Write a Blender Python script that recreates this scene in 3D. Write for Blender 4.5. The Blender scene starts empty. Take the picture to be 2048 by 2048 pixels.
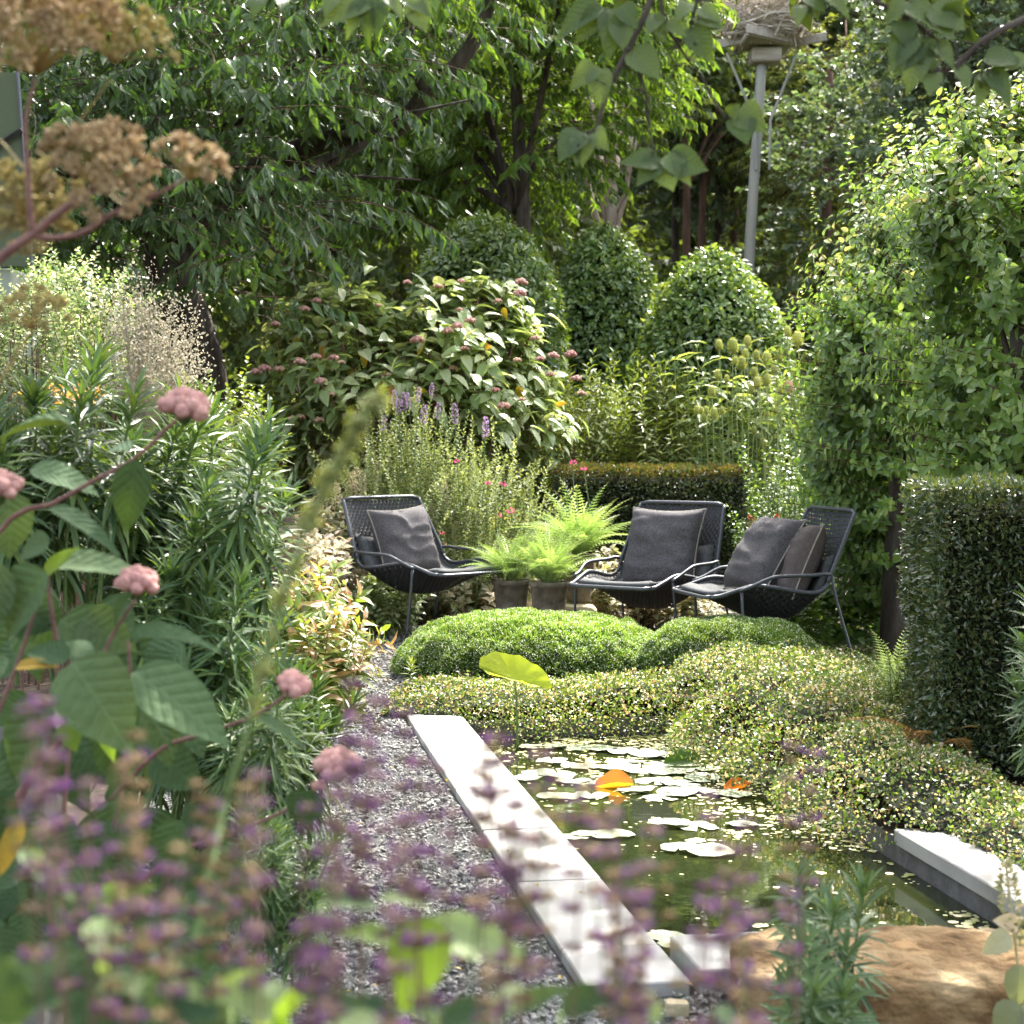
import bpy, math
import numpy as np
from mathutils import Vector

# ------------------------------------------------------------------ camera, sky, sun, exposure
S = bpy.context.scene
H0, FPX, HZ = 1.3, 1800.0, 440.0           # eye height, focal length in picture px (1024 wide), horizon row
cd = bpy.data.cameras.new('camera'); cam = bpy.data.objects.new('camera', cd); S.collection.objects.link(cam)
cam.location = (0, 0, H0); cam.rotation_euler = (math.radians(90), 0, 0)
cd.sensor_width = 36; cd.lens = FPX/1024*36; cd.shift_y = -(512-HZ)/1024
cd.clip_start = 0.05; cd.clip_end = 900
cd.dof.use_dof = True; cd.dof.focus_distance = 7.8; cd.dof.aperture_fstop = 5.8; cd.dof.aperture_blades = 9
S.camera = cam
SUN_EL, SUN_AZ = 51.0, 24.0                 # degrees; azimuth measured from straight ahead (+Y) towards the right (+X)
W = bpy.data.worlds.new('World'); S.world = W; W.use_nodes = True
nt = W.node_tree; bg = nt.nodes['Background']; sky = nt.nodes.new('ShaderNodeTexSky')
sky.sky_type = 'NISHITA'; sky.sun_disc = False; sky.sun_elevation = math.radians(SUN_EL); sky.sun_rotation = math.radians(SUN_AZ)
sky.air_density = 1.0; sky.dust_density = 5.0; sky.ozone_density = 1.0
hz = nt.nodes.new('ShaderNodeHueSaturation'); hz.inputs['Saturation'].default_value = .55; nt.links.new(sky.outputs[0], hz.inputs['Color']); nt.links.new(hz.outputs[0], bg.inputs[0]); bg.inputs[1].default_value = 0.15
sl = bpy.data.lights.new('sun', 'SUN'); sl.energy = 2.9; sl.angle = math.radians(0.53); sl.color = (1.0, 0.955, 0.88)
so = bpy.data.objects.new('sun', sl); S.collection.objects.link(so)
_e, _a = math.radians(SUN_EL), math.radians(SUN_AZ)
so.rotation_euler = (-Vector((math.sin(_a)*math.cos(_e), math.cos(_a)*math.cos(_e), math.sin(_e)))).to_track_quat('-Z', 'Y').to_euler()
so.location = (6, 20, 25)
S.view_settings.view_transform = 'Standard'; S.view_settings.look = 'None'; S.view_settings.gamma = 1
S.view_settings.use_curve_mapping = False; S.view_settings.exposure = 2.55
cy = S.cycles
cy.max_bounces = 10; cy.diffuse_bounces = 5; cy.glossy_bounces = 3; cy.transmission_bounces = 6; cy.transparent_max_bounces = 6
cy.use_denoising = True; cy.sample_clamp_indirect = 6.0; cy.caustics_reflective = False; cy.caustics_refractive = False

# ------------------------------------------------------------------ helpers
rng = np.random.default_rng(11)
R = rng.uniform
COL = S.collection
def PT(px, py, Y): return np.array([(px-512)*Y/FPX, Y, H0-(py-HZ)*Y/FPX])
def GR(px, py, z=0.0):
    Y = (H0-z)*FPX/(py-HZ); return np.array([(px-512)*Y/FPX, Y, z])
def norm(a): return a/np.maximum(np.linalg.norm(a, axis=-1, keepdims=True), 1e-9)
def basis(A, N):
    A = norm(np.asarray(A, float)); N = np.broadcast_to(np.asarray(N, float), A.shape)
    Sd = norm(np.cross(N, A)+1e-6); N2 = np.cross(A, Sd)
    return np.stack([A, Sd, N2], -1)
def rdir(n, up=0.0, flat=1.0):
    v = rng.normal(size=(n, 3)); v[:, 2] = v[:, 2]*flat+up; return norm(v)
def rotz(a):
    a = np.asarray(a); c, s, z, o = np.cos(a), np.sin(a), np.zeros_like(a), np.ones_like(a)
    return np.stack([np.stack([c, -s, z], -1), np.stack([s, c, z], -1), np.stack([z, z, o], -1)], -2)

class G:
    """geometry gathered in numpy and linked as ONE mesh object"""
    def __init__(s): s.V = []; s.F = {3: [], 4: []}; s.v = []; s.n = 0
    def add(s, V, F, mat=0, v=0.0):
        V = np.asarray(V, float).reshape(-1, 3); s.V.append(V)
        s.v.append(np.full(len(V), v) if np.isscalar(v) else np.asarray(v, float))
        if not isinstance(F, (list, tuple)) or (len(F) and np.isscalar(F[0][0])): F = [F]
        for f in F:
            f = np.asarray(f, int)
            if len(f): s.F[f.shape[1]].append((f+s.n, np.full(len(f), mat) if np.isscalar(mat) else np.asarray(mat)))
        s.n += len(V); return s
    def flat(s):
        V = np.concatenate(s.V); v = np.concatenate(s.v)
        F = {k: ((np.concatenate([a for a, b in L]), np.concatenate([b for a, b in L])) if L else None) for k, L in s.F.items()}
        return V, v, F
    def place(s, T, P, M=None, sc=1.0, vr=None):
        """copies of template geometry T at points P with frames M"""
        P = np.asarray(P, float).reshape(-1, 3); n = len(P)
        if n == 0: return s
        V, v, F = T.flat() if isinstance(T, G) else T
        if M is None: M = np.broadcast_to(np.eye(3), (n, 3, 3))
        sc = np.broadcast_to(np.asarray(sc, float), (n,) if np.ndim(sc) < 2 else (n, 3))
        if sc.ndim == 1: sc = np.repeat(sc[:, None], 3, 1)
        VV = np.einsum('nij,nvj->nvi', M, V[None]*sc[:, None, :])+P[:, None]
        if vr is None: vr = rng.random(n)
        vv = (v[None]+np.asarray(vr)[:, None]) % 1.0
        off = (np.arange(n)*len(V))[:, None, None]
        for k in (3, 4):
            if F[k] is not None:
                f, m = F[k]; s.F[k].append(((f[None]+off).reshape(-1, k)+s.n, np.tile(m, n)))
        s.V.append(VV.reshape(-1, 3)); s.v.append(vv.reshape(-1)); s.n += n*len(V); return s
    def mesh(s, name, mats, smooth=False):
        V, v, F = s.flat(); me = bpy.data.meshes.new(name)
        me.vertices.add(len(V)); me.vertices.foreach_set('co', V.astype(np.float32).ravel())
        fs = [F[k] for k in (3, 4) if F[k] is not None]
        loops = np.concatenate([f.ravel() for f, m in fs]); tot = np.concatenate([np.full(len(f), f.shape[1]) for f, m in fs])
        mi = np.concatenate([m for f, m in fs])
        me.loops.add(len(loops)); me.loops.foreach_set('vertex_index', loops.astype(np.int32))
        me.polygons.add(len(tot)); me.polygons.foreach_set('loop_start', np.concatenate([[0], np.cumsum(tot)[:-1]]).astype(np.int32))
        me.polygons.foreach_set('material_index', mi.astype(np.int32))
        me.polygons.foreach_set('use_smooth', np.full(len(tot), bool(smooth)))
        for m in (mats if isinstance(mats, (list, tuple)) else [mats]): me.materials.append(m)
        a = me.attributes.new('v', 'FLOAT', 'POINT'); a.data.foreach_set('value', v.astype(np.float32))
        me.update(calc_edges=True); return me
    def build(s, name, mats, parent=None, smooth=False, kind=None, label=None, cat=None, group=None, loc=None):
        return link(name, s.mesh(name, mats, smooth), parent, kind, label, cat, group, loc)
def link(name, me, parent=None, kind=None, label=None, cat=None, group=None, loc=None):
    o = bpy.data.objects.new(name, me); COL.objects.link(o)
    if parent is not None:
        o.parent = parent; o.matrix_parent_inverse = parent.matrix_basis.inverted()
    if loc is not None: o.location = loc
    for k, x in (('kind', kind), ('label', label), ('category', cat), ('group', group)):
        if x: o[k] = x
    return o
def thing(name, label, cat, loc=(0, 0, 0), group=None, rz=0.0):
    o = bpy.data.objects.new(name, None); COL.objects.link(o); o.location = loc; o.rotation_euler = (0, 0, rz)
    o.empty_display_size = 0.1; o['label'] = label; o['category'] = cat
    if group: o['group'] = group
    return o
def local(root, name, me, **k):
    """part whose mesh is written in its thing's own coordinates"""
    o = bpy.data.objects.new(name, me); COL.objects.link(o); o.parent = root
    for a, b in k.items(): o[a] = b
    return o
def inst(me, name, parent, P, M, sc=1.0, mats=None):
    """part sharing mesh data, placed by world frame (parents here are never rotated or scaled)"""
    from mathutils import Matrix
    o = bpy.data.objects.new(name, me); COL.objects.link(o)
    A = np.eye(4); A[:3, :3] = np.asarray(M)*sc; A[:3, 3] = np.asarray(P)-np.array(parent.location)
    o.parent = parent; o.matrix_basis = Matrix(A.tolist()); return o

# ------------------------------------------------------------------ templates
def leafT(xs, ws, fold=0.25, droop=0.25, asp=0.5, wave=0.0):
    """leaf along +x of length 1, widths ws (1 = full) at xs; base and tip are points"""
    g = G(); V = [(0, 0, 0)]
    for i, (x, w) in enumerate(zip(xs, ws)):
        h = w*asp/2; zc = -droop*x*x; wv = wave*(1 if i % 2 else -1)
        V += [(x, h, zc+fold*h+wv), (x, 0, zc), (x, -h, zc+fold*h-wv)]
    V.append((1, 0, -droop)); n = len(xs); t = len(V)-1
    tri = [(0, 2, 1), (0, 3, 2)]; q = []
    for i in range(n-1):
        a = 1+3*i; b = a+3; q += [(a, a+1, b+1, b), (a+1, a+2, b+2, b+1)]
    a = 1+3*(n-1); tri += [(a, a+1, t), (a+1, a+2, t)]
    g.add(V, [np.array(tri)] + ([np.array(q)] if q else []))
    return g
def rhomb(asp=0.5, fold=0.2, droop=0.2, wx=0.45):
    return G().add([(0, 0, 0), (wx, asp/2, fold*asp/2-droop*wx*wx), (1, 0, -droop), (wx, -asp/2, fold*asp/2-droop*wx*wx)], np.array([(0, 2, 1), (0, 3, 2)]))
L_RH = rhomb(.5); L_RHW = rhomb(.75, .3, .25); L_RHN = rhomb(.28, .3, .3, .4); L_BL = rhomb(.12, .3, .35, .35)
L_MID = leafT([.3, .7], [.95, .75], .3, .3, .55)
L_OV = leafT([.15, .4, .7], [.75, 1, .72], .3, .35, .62)
L_LAN = leafT([.25, .6], [.9, .8], .4, .3, .22)
L_NAR = leafT([.3, .7], [1, .85], .5, .25, .13)
L_HART = leafT([.06, .2, .42, .65, .85], [.6, .95, 1, .75, .38], .22, .3, .72, .004)
L_BIG = leafT([.04, .12, .24, .38, .52, .66, .8, .92], [.42, .75, .96, 1, .93, .76, .48, .2], .2, .28, .66, .006)
L_LIM = leafT([.04, .13, .28, .46, .64, .8, .92], [.55, .85, 1, .95, .72, .4, .14], .25, .3, .78, .008)
def tube(g, pts, rad, k=6, mat=0, v=0.0, cap=True):
    pts = np.asarray(pts, float); n = len(pts); rad = np.broadcast_to(np.asarray(rad, float), (n,))
    t = np.gradient(pts, axis=0); t = norm(t)
    up = np.array([0.13, 0.21, 1.0]) if abs(t[:, 2]).mean() < .8 else np.array([1.0, .2, .1])
    a = norm(np.cross(t, up)); b = np.cross(t, a); an = np.arange(k)*2*np.pi/k
    V = pts[:, None]+rad[:, None, None]*(np.cos(an)[None, :, None]*a[:, None]+np.sin(an)[None, :, None]*b[:, None])
    i, j = np.meshgrid(np.arange(n-1), np.arange(k), indexing='ij'); j2 = (j+1) % k
    F = np.stack([i*k+j, i*k+j2, (i+1)*k+j2, (i+1)*k+j], -1).reshape(-1, 4)
    V = V.reshape(-1, 3); FS = [F]
    if cap:
        V = np.concatenate([V, pts[:1], pts[-1:]]); J = np.arange(k); J2 = (J+1) % k
        FS.append(np.concatenate([np.stack([J2, J, np.full(k, n*k)], -1), np.stack([(n-1)*k+J, (n-1)*k+J2, np.full(k, n*k+1)], -1)]))
    g.add(V, FS, mat, v); return g
def smooth_path(pts, n=24):
    pts = np.asarray(pts, float); m = len(pts)
    d = np.concatenate([[0], np.cumsum(np.linalg.norm(np.diff(pts, axis=0), axis=1))]); tt = np.linspace(0, d[-1], n)
    P = np.concatenate([[2*pts[0]-pts[1]], pts, [2*pts[-1]-pts[-2]]]); out = []
    for x in tt:
        i = min(int(np.searchsorted(d, x, side='right'))-1, m-2); u = (x-d[i])/max(d[i+1]-d[i], 1e-9)
        a, b, c, e = P[i], P[i+1], P[i+2], P[i+3]
        out.append(.5*((2*b)+(-a+c)*u+(2*a-5*b+4*c-e)*u*u+(-a+3*b-3*c+e)*u**3))
    return np.array(out)
def box(g, c, s, mat=0, bev=0.0, M=None, v=0.0, jit=0.0):
    """box centred c, full size s, with chamfered edges when bev > 0"""
    hx, hy, hz = [q/2 for q in s]
    if bev <= 0:
        V = np.array([(x, y, z) for x in (-hx, hx) for y in (-hy, hy) for z in (-hz, hz)])
        F = [(0, 1, 3, 2), (4, 6, 7, 5), (0, 4, 5, 1), (2, 3, 7, 6), (0, 2, 6, 4), (1, 5, 7, 3)]; FS = [np.array(F)]
    else:
        V = []; idx = {}
        for sx in (-1, 1):
            for sy in (-1, 1):
                for sz in (-1, 1):
                    for ax in range(3):
                        p = [sx*(hx-(bev if ax != 0 else 0)), sy*(hy-(bev if ax != 1 else 0)), sz*(hz-(bev if ax != 2 else 0))]
                        idx[(sx, sy, sz, ax)] = len(V); V.append(p)
        V = np.array(V); q = []; t = []
        for ax in range(3):
            o = [a for a in range(3) if a != ax]
            for sg in (-1, 1):
                r = []
                for (a, b) in ((-1, -1), (1, -1), (1, 1), (-1, 1)):
                    k = [0, 0, 0]; k[ax] = sg; k[o[0]] = a; k[o[1]] = b; r.append(idx[(*k, ax)])
                if (sg > 0) == (ax == 1): r = r[::-1]
                q.append(r)
            for a in (-1, 1):
                for b in (-1, 1):
                    k1 = [0, 0, 0]; k1[ax] = -1; k1[o[0]] = a; k1[o[1]] = b; k2 = list(k1); k2[ax] = 1
                    q.append([idx[(*k1, o[0])], idx[(*k2, o[0])], idx[(*k2, o[1])], idx[(*k1, o[1])]])
        for sx in (-1, 1):
            for sy in (-1, 1):
                for sz in (-1, 1): t.append([idx[(sx, sy, sz, a)] for a in range(3)])
        FS = [np.array(q), np.array(t)]
    if jit: V = V+rng.normal(size=V.shape)*jit
    if M is not None: V = V@np.asarray(M).T
    g.add(V+np.asarray(c), FS, mat, v); return g
def ball(nu=6, nv=4):
    g = G(); V = [(0, 0, 1)]
    for i in range(1, nv):
        th = np.pi*i/nv
        for j in range(nu): V.append((np.sin(th)*np.cos(2*np.pi*j/nu), np.sin(th)*np.sin(2*np.pi*j/nu), np.cos(th)))
    V.append((0, 0, -1)); t = []; q = []
    for j in range(nu):
        k = (j+1) % nu; t.append((0, 1+j, 1+k)); b = 1+(nv-2)*nu; t.append((b+k, b+j, len(V)-1))
        for i in range(nv-2): a = 1+i*nu; q.append((a+j, a+nu+j, a+nu+k, a+k))
    return g.add(V, [np.array(t)]+([np.array(q)] if q else []))
B_LO = ball(4, 2); B_MD = ball(7, 5); B_HI = ball(20, 12)
def vnoise(P, seed=0, oct=3):
    """cheap smooth pseudo noise in about [-1,1]"""
    r = np.random.default_rng(seed+100); o = np.zeros(len(P)); a = 1.0; tot = 0
    for k in range(oct):
        for _ in range(3):
            d = norm(r.normal(size=3)); ph = r.uniform(0, 6.28); fr = (1.7**k)*r.uniform(.8, 1.3)
            o += a*np.sin(P@d*fr*3+ph+1.3*np.sin(P@d[::-1]*fr*2)); tot += a*.62
        a *= .6
    return o/tot
def inpoly(x, y, poly):
    poly = np.asarray(poly); c = np.zeros(len(x), bool); j = len(poly)-1
    for i in range(len(poly)):
        xi, yi = poly[i]; xj, yj = poly[j]
        c ^= ((yi > y) != (yj > y)) & (x < (xj-xi)*(y-yi)/(yj-yi+1e-12)+xi); j = i
    return c
def edist(x, y, poly):
    poly = np.asarray(poly, float); P = np.stack([x, y], -1); d = np.full(len(x), 1e9)
    for i in range(len(poly)):
        a, b = poly[i], poly[(i+1) % len(poly)]; ab = b-a
        t = np.clip(((P-a)@ab)/(ab@ab), 0, 1); d = np.minimum(d, np.linalg.norm(P-(a+t[:, None]*ab), axis=1))
    return d

# ------------------------------------------------------------------ materials
def newmat(name):
    m = bpy.data.materials.new(name); m.use_nodes = True; n = m.node_tree.nodes; l = m.node_tree.links
    for x in list(n):
        if x.type != 'OUTPUT_MATERIAL': n.remove(x)
    return m, n, l, [x for x in n if x.type == 'OUTPUT_MATERIAL'][0]
def ramp(n, l, fac, cols, interp='LINEAR'):
    r = n.new('ShaderNodeValToRGB'); r.color_ramp.interpolation = interp; e = r.color_ramp.elements
    k = len(cols)
    for i, c in enumerate(cols):
        p = c[3] if len(c) > 3 else i/max(k-1, 1)
        if i < 2: x = e[i]; x.position = p if i == 0 or k > 1 else 1
        else: x = e.new(p)
        x.color = (c[0], c[1], c[2], 1)
    if k > 2: pass
    l.new(fac, r.inputs[0]); return r.outputs[0]
def math_(n, l, op, a, b=None):
    m = n.new('ShaderNodeMath'); m.operation = op
    for i, x in enumerate((a, b)):
        if x is None: continue
        if isinstance(x, (int, float)): m.inputs[i].default_value = x
        else: l.new(x, m.inputs[i])
    return m.outputs[0]
def leafm(name, cols, trans=0.42, rough=0.42, spec=0.45, tcol=(1.25, 1.15, .45), mac=0.5, bump=0.0, veins=None, ribs=0):
    m, n, l, out = newmat(name)
    at = n.new('ShaderNodeAttribute'); at.attribute_name = 'v'; oi = n.new('ShaderNodeObjectInfo')
    f = math_(n, l, 'FRACT', math_(n, l, 'ADD', at.outputs['Fac'], oi.outputs['Random']))
    c = ramp(n, l, f, [tuple(min(.8, q*k_) for q, k_ in zip(x[:3], (1.42, 1.27, 1.0)))+tuple(x[3:]) for x in cols])
    ge = n.new('ShaderNodeNewGeometry'); ns = n.new('ShaderNodeTexNoise'); ns.inputs['Scale'].default_value = 1.7; ns.inputs['Detail'].default_value = 2
    l.new(ge.outputs['Position'], ns.inputs['Vector'])
    hs = n.new('ShaderNodeHueSaturation'); l.new(c, hs.inputs['Color'])
    mr = n.new('ShaderNodeMapRange'); mr.inputs[1].default_value = .3; mr.inputs[2].default_value = .7
    mr.inputs[3].default_value = 1-mac*.5; mr.inputs[4].default_value = 1+mac*.5
    l.new(ns.outputs['Fac'], mr.inputs[0]); l.new(mr.outputs[0], hs.inputs['Value'])
    col = hs.outputs[0]; rib = None
    if ribs:      # midrib and side veins in the leaf's own coordinates (x along, y across)
        t2 = n.new('ShaderNodeTexCoord'); sx = n.new('ShaderNodeSeparateXYZ'); l.new(t2.outputs['Object'], sx.inputs[0])
        ay = math_(n, l, 'ABSOLUTE', sx.outputs['Y']); ph = math_(n, l, 'SUBTRACT', math_(n, l, 'MULTIPLY', sx.outputs['X'], ribs), math_(n, l, 'MULTIPLY', ay, ribs*.85))
        sv = math_(n, l, 'POWER', math_(n, l, 'ABSOLUTE', math_(n, l, 'SINE', math_(n, l, 'MULTIPLY', ph, math.pi))), .35)
        side = math_(n, l, 'SUBTRACT', 1.0, sv); mid = math_(n, l, 'LESS_THAN', ay, .009); rib = math_(n, l, 'MAXIMUM', side, mid)
        mc = n.new('ShaderNodeMix'); mc.data_type = 'RGBA'; mc.blend_type = 'MIX'; l.new(math_(n, l, 'MULTIPLY', rib, .2), mc.inputs[0]); l.new(col, mc.inputs[6])
        h3 = n.new('ShaderNodeHueSaturation'); h3.inputs['Value'].default_value = 2.2; h3.inputs['Saturation'].default_value = .8; l.new(col, h3.inputs['Color']); l.new(h3.outputs[0], mc.inputs[7]); col = mc.outputs[2]
    p = n.new('ShaderNodeBsdfPrincipled'); p.inputs['Roughness'].default_value = rough; p.inputs['Specular IOR Level'].default_value = spec
    l.new(col, p.inputs['Base Color'])
    tr = n.new('ShaderNodeBsdfTranslucent'); mx = n.new('ShaderNodeMix'); mx.data_type = 'RGBA'; mx.blend_type = 'MULTIPLY'; mx.inputs[0].default_value = 1
    l.new(col, mx.inputs[6]); mx.inputs[7].default_value = (*tcol, 1); l.new(mx.outputs[2], tr.inputs['Color'])
    if bump:
        n2 = n.new('ShaderNodeTexNoise'); n2.inputs['Scale'].default_value = veins or 60; n2.inputs['Detail'].default_value = 4
        tc = n.new('ShaderNodeTexCoord'); l.new(tc.outputs['Object'], n2.inputs['Vector'])
        bp = n.new('ShaderNodeBump'); bp.inputs['Strength'].default_value = bump; bp.inputs['Distance'].default_value = .02
        l.new(n2.outputs['Fac'], bp.inputs['Height']); l.new(bp.outputs[0], p.inputs['Normal'])
        if rib is not None: l.new(math_(n, l, 'SUBTRACT', math_(n, l, 'MULTIPLY', n2.outputs['Fac'], .6), math_(n, l, 'MULTIPLY', rib, .35)), bp.inputs['Height'])
    ms = n.new('ShaderNodeMixShader'); ms.inputs[0].default_value = trans
    l.new(p.outputs[0], ms.inputs[1]); l.new(tr.outputs[0], ms.inputs[2]); l.new(ms.outputs[0], out.inputs[0]); return m
def solid(name, cols, scale=8, rough=0.7, spec=0.3, bump=0.3, detail=6, metal=0.0, dist=.02, stretch=None, usev=False):
    m, n, l, out = newmat(name)
    tc = n.new('ShaderNodeTexCoord'); src = tc.outputs['Object']
    if stretch:
        mp = n.new('ShaderNodeMapping'); mp.inputs['Scale'].default_value = stretch; l.new(src, mp.inputs[0]); src = mp.outputs[0]
    ns = n.new('ShaderNodeTexNoise'); ns.inputs['Scale'].default_value = scale; ns.inputs['Detail'].default_value = detail; l.new(src, ns.inputs['Vector'])
    f = ns.outputs['Fac']
    mr = n.new('ShaderNodeMapRange'); mr.inputs[1].default_value = .28; mr.inputs[2].default_value = .72; l.new(f, mr.inputs[0]); f2 = mr.outputs[0]
    if usev:
        at = n.new('ShaderNodeAttribute'); at.attribute_name = 'v'
        f2 = math_(n, l, 'ADD', math_(n, l, 'MULTIPLY', f2, .35), math_(n, l, 'MULTIPLY', at.outputs['Fac'], .65))
    c = ramp(n, l, f2, cols)
    p = n.new('ShaderNodeBsdfPrincipled'); l.new(c, p.inputs['Base Color'])
    p.inputs['Roughness'].default_value = rough; p.inputs['Specular IOR Level'].default_value = spec; p.inputs['Metallic'].default_value = metal
    if bump:
        n2 = n.new('ShaderNodeTexNoise'); n2.inputs['Scale'].default_value = scale*3; n2.inputs['Detail'].default_value = 8; l.new(src, n2.inputs['Vector'])
        bp = n.new('ShaderNodeBump'); bp.inputs['Strength'].default_value = bump; bp.inputs['Distance'].default_value = dist
        l.new(n2.outputs['Fac'], bp.inputs['Height']); l.new(bp.outputs[0], p.inputs['Normal'])
    l.new(p.outputs[0], out.inputs[0]); return m

M = {}
M['bark'] = solid('bark', [(.02, .015, .011), (.055, .043, .032), (.1, .085, .07)], 12, .9, .2, .8, stretch=(1, 1, .25))
M['bark_pale'] = solid('bark_pale', [(.13, .095, .07), (.25, .19, .15), (.33, .28, .23)], 8, .9, .2, .5, stretch=(1, 1, .3))
M['bark_red'] = solid('bark_red', [(.06, .035, .025), (.15, .085, .06)], 8, .9, .2, .6, stretch=(1, 1, .3))
M['pole'] = solid('pole_wood', [(.2, .2, .17), (.32, .32, .28), (.38, .36, .3)], 5, .85, .2, .3, stretch=(1, 1, .15))
M['twig'] = solid('twig', [(.07, .045, .03), (.14, .09, .06)], 30, .8, .2, .2)
M['stemred'] = solid('stem_reddish', [(.12, .05, .045), (.22, .12, .09)], 40, .6, .3, .2)
M['stembrown'] = solid('stem_brown', [(.09, .05, .035), (.2, .12, .08)], 40, .7, .3, .2)
M['stemgreen'] = solid('stem_green', [(.07, .12, .03), (.14, .2, .06)], 40, .6, .3, .1)
M['stemyel'] = solid('stem_yellow', [(.2, .15, .04), (.3, .22, .08)], 40, .6, .3, .1)
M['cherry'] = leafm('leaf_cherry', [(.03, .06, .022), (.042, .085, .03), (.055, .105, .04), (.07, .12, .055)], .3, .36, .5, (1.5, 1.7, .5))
M['cherry_lit'] = leafm('leaf_cherry_sunlit', [(.045, .1, .02), (.075, .15, .03), (.11, .19, .045)], .5, .4, .5)  # same cherry leaf with sunlight painted in as a brighter tone
M['wood'] = leafm('leaf_wood', [(.05, .085, .035), (.08, .13, .05), (.12, .18, .07)], .48, .4, .5)
M['grey'] = leafm('leaf_greygreen', [(.06, .1, .06), (.09, .14, .085), (.14, .19, .13)], .35, .38, .6, (1.2, 1.3, .7))
M['larch'] = leafm('leaf_larch', [(.09, .13, .035), (.13, .18, .05), (.17, .22, .07)], .45, .5, .4)
M['dome'] = leafm('leaf_hornbeam', [(.05, .105, .025), (.075, .145, .038), (.115, .195, .055), (.2, .28, .11)], .36, .3, .8)
M['core'] = solid('dark_inner_core', [(.006, .01, .005), (.02, .022, .012)], 20, .95, .1, .8)  # near-black fill that closes the gaps behind the outer leaves
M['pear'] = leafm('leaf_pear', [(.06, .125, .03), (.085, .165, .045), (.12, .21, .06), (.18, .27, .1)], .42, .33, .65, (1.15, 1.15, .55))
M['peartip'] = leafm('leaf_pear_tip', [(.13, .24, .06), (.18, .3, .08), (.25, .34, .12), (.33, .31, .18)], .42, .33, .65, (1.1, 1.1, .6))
M['yew'] = leafm('needle_yew', [(.022, .04, .018), (.035, .065, .025), (.06, .1, .04), (.1, .11, .05)], .2, .33, .9)
M['yewtop'] = leafm('needle_yew_brown', [(.03, .055, .015), (.05, .075, .022), (.08, .085, .03), (.13, .085, .03)], .3, .5, .4)
M['cover'] = leafm('leaf_wirevine', [(.035, .08, .018, 0), (.07, .135, .03, .3), (.125, .21, .05, .6), (.16, .22, .07, .7), (.16, .1, .07, .76), (.45, .45, .4, .88), (.55, .52, .52, 1)], .38, .35, .6, (1.2, 1.1, .5))
M['moss'] = leafm('blade_moss', [(.055, .125, .03), (.085, .185, .048), (.15, .27, .085), (.27, .37, .2)], .42, .5, .35)
M['mossfl'] = leafm('floret_white', [(.7, .75, .6), (.8, .8, .72)], .3, .6, .2, (1, 1, 1))
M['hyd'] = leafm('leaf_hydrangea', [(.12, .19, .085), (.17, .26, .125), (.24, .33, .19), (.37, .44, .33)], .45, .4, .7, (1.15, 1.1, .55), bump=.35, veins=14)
M['hydold'] = leafm('leaf_hydrangea_yellow', [(.28, .22, .03), (.32, .27, .04), (.22, .13, .03)], .4, .5, .3, (1.1, 1, .6), bump=.3, veins=14)
M['hydnear'] = leafm('leaf_hydrangea_near', [(.028, .06, .032), (.042, .082, .043), (.06, .105, .055)], .16, .7, .15, (1.5, 1.4, .35), mac=.25, bump=.5, veins=9, ribs=8)
M['lime'] = leafm('leaf_lime_green', [(.07, .135, .03), (.1, .17, .04)], .5, .5, .3, (1.2, 1.2, .4), mac=.2, bump=.3, veins=9, ribs=9)
M['pale'] = leafm('leaf_pale_green', [(.13, .2, .1), (.17, .25, .13)], .35, .5, .3, (1.2, 1.2, .5), mac=.2, bump=.3, veins=9, ribs=9)
M['over'] = leafm('leaf_overhang', [(.035, .07, .016), (.055, .095, .024), (.08, .13, .045)], .34, .4, .4, (1.5, 1.4, .5), mac=.3, bump=.3, veins=12, ribs=8)
M['pink'] = leafm('petal_pink', [(.3, .16, .18), (.38, .23, .25), (.46, .32, .33)], .25, .7, .2, (1, .9, .95), mac=.3)
M['pinkdull'] = leafm('petal_pink_dull', [(.28, .18, .17), (.36, .25, .24), (.38, .3, .24)], .25, .7, .2, (1, .9, .9), mac=.3)
M['purple'] = leafm('petal_purple', [(.055, .028, .1), (.08, .04, .14), (.115, .062, .185), (.085, .045, .08)], .35, .6, .2, (1.1, .8, 1.2), mac=.3)
M['calyx'] = leafm('calyx_mauve', [(.07, .045, .05), (.1, .068, .065), (.1, .085, .055), (.085, .06, .07)], .3, .7, .2, (1.1, .9, .8), mac=.3)
M['calyxbr'] = leafm('calyx_brown', [(.11, .075, .05), (.15, .11, .065), (.13, .12, .06)], .3, .7, .2, (1.1, .9, .7), mac=.3)
M['lav'] = leafm('petal_lavender', [(.26, .2, .38), (.36, .28, .48)], .3, .6, .2, (1, .9, 1.2))
M['magenta'] = leafm('petal_magenta', [(.5, .08, .25), (.6, .14, .36)], .3, .6, .2, (1, .8, 1))
M['red'] = leafm('petal_red', [(.55, .07, .04), (.65, .13, .08)], .3, .6, .2, (1, .7, .6))
M['euph'] = leafm('leaf_euphorbia', [(.028, .065, .03), (.042, .09, .038), (.06, .115, .045), (.09, .15, .05)], .3, .42, .4, (1.4, 1.3, .5))
M['euphn'] = leafm('leaf_euphorbia_blue', [(.045, .095, .05), (.065, .125, .06), (.09, .16, .07)], .32, .45, .35, (1.4, 1.3, .5))
M['light'] = leafm('leaf_light', [(.09, .15, .035), (.14, .21, .05), (.18, .26, .08)], .45, .42, .5)
M['green'] = leafm('leaf_midgreen', [(.04, .1, .025), (.07, .14, .035), (.1, .18, .05)], .42, .4, .5)
M['teas'] = leafm('leaf_teasel', [(.1, .17, .07), (.16, .24, .11), (.24, .31, .18)], .4, .4, .5)
M['teash'] = leafm('head_teasel', [(.2, .26, .1), (.28, .33, .15)], .35, .6, .3)
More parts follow.
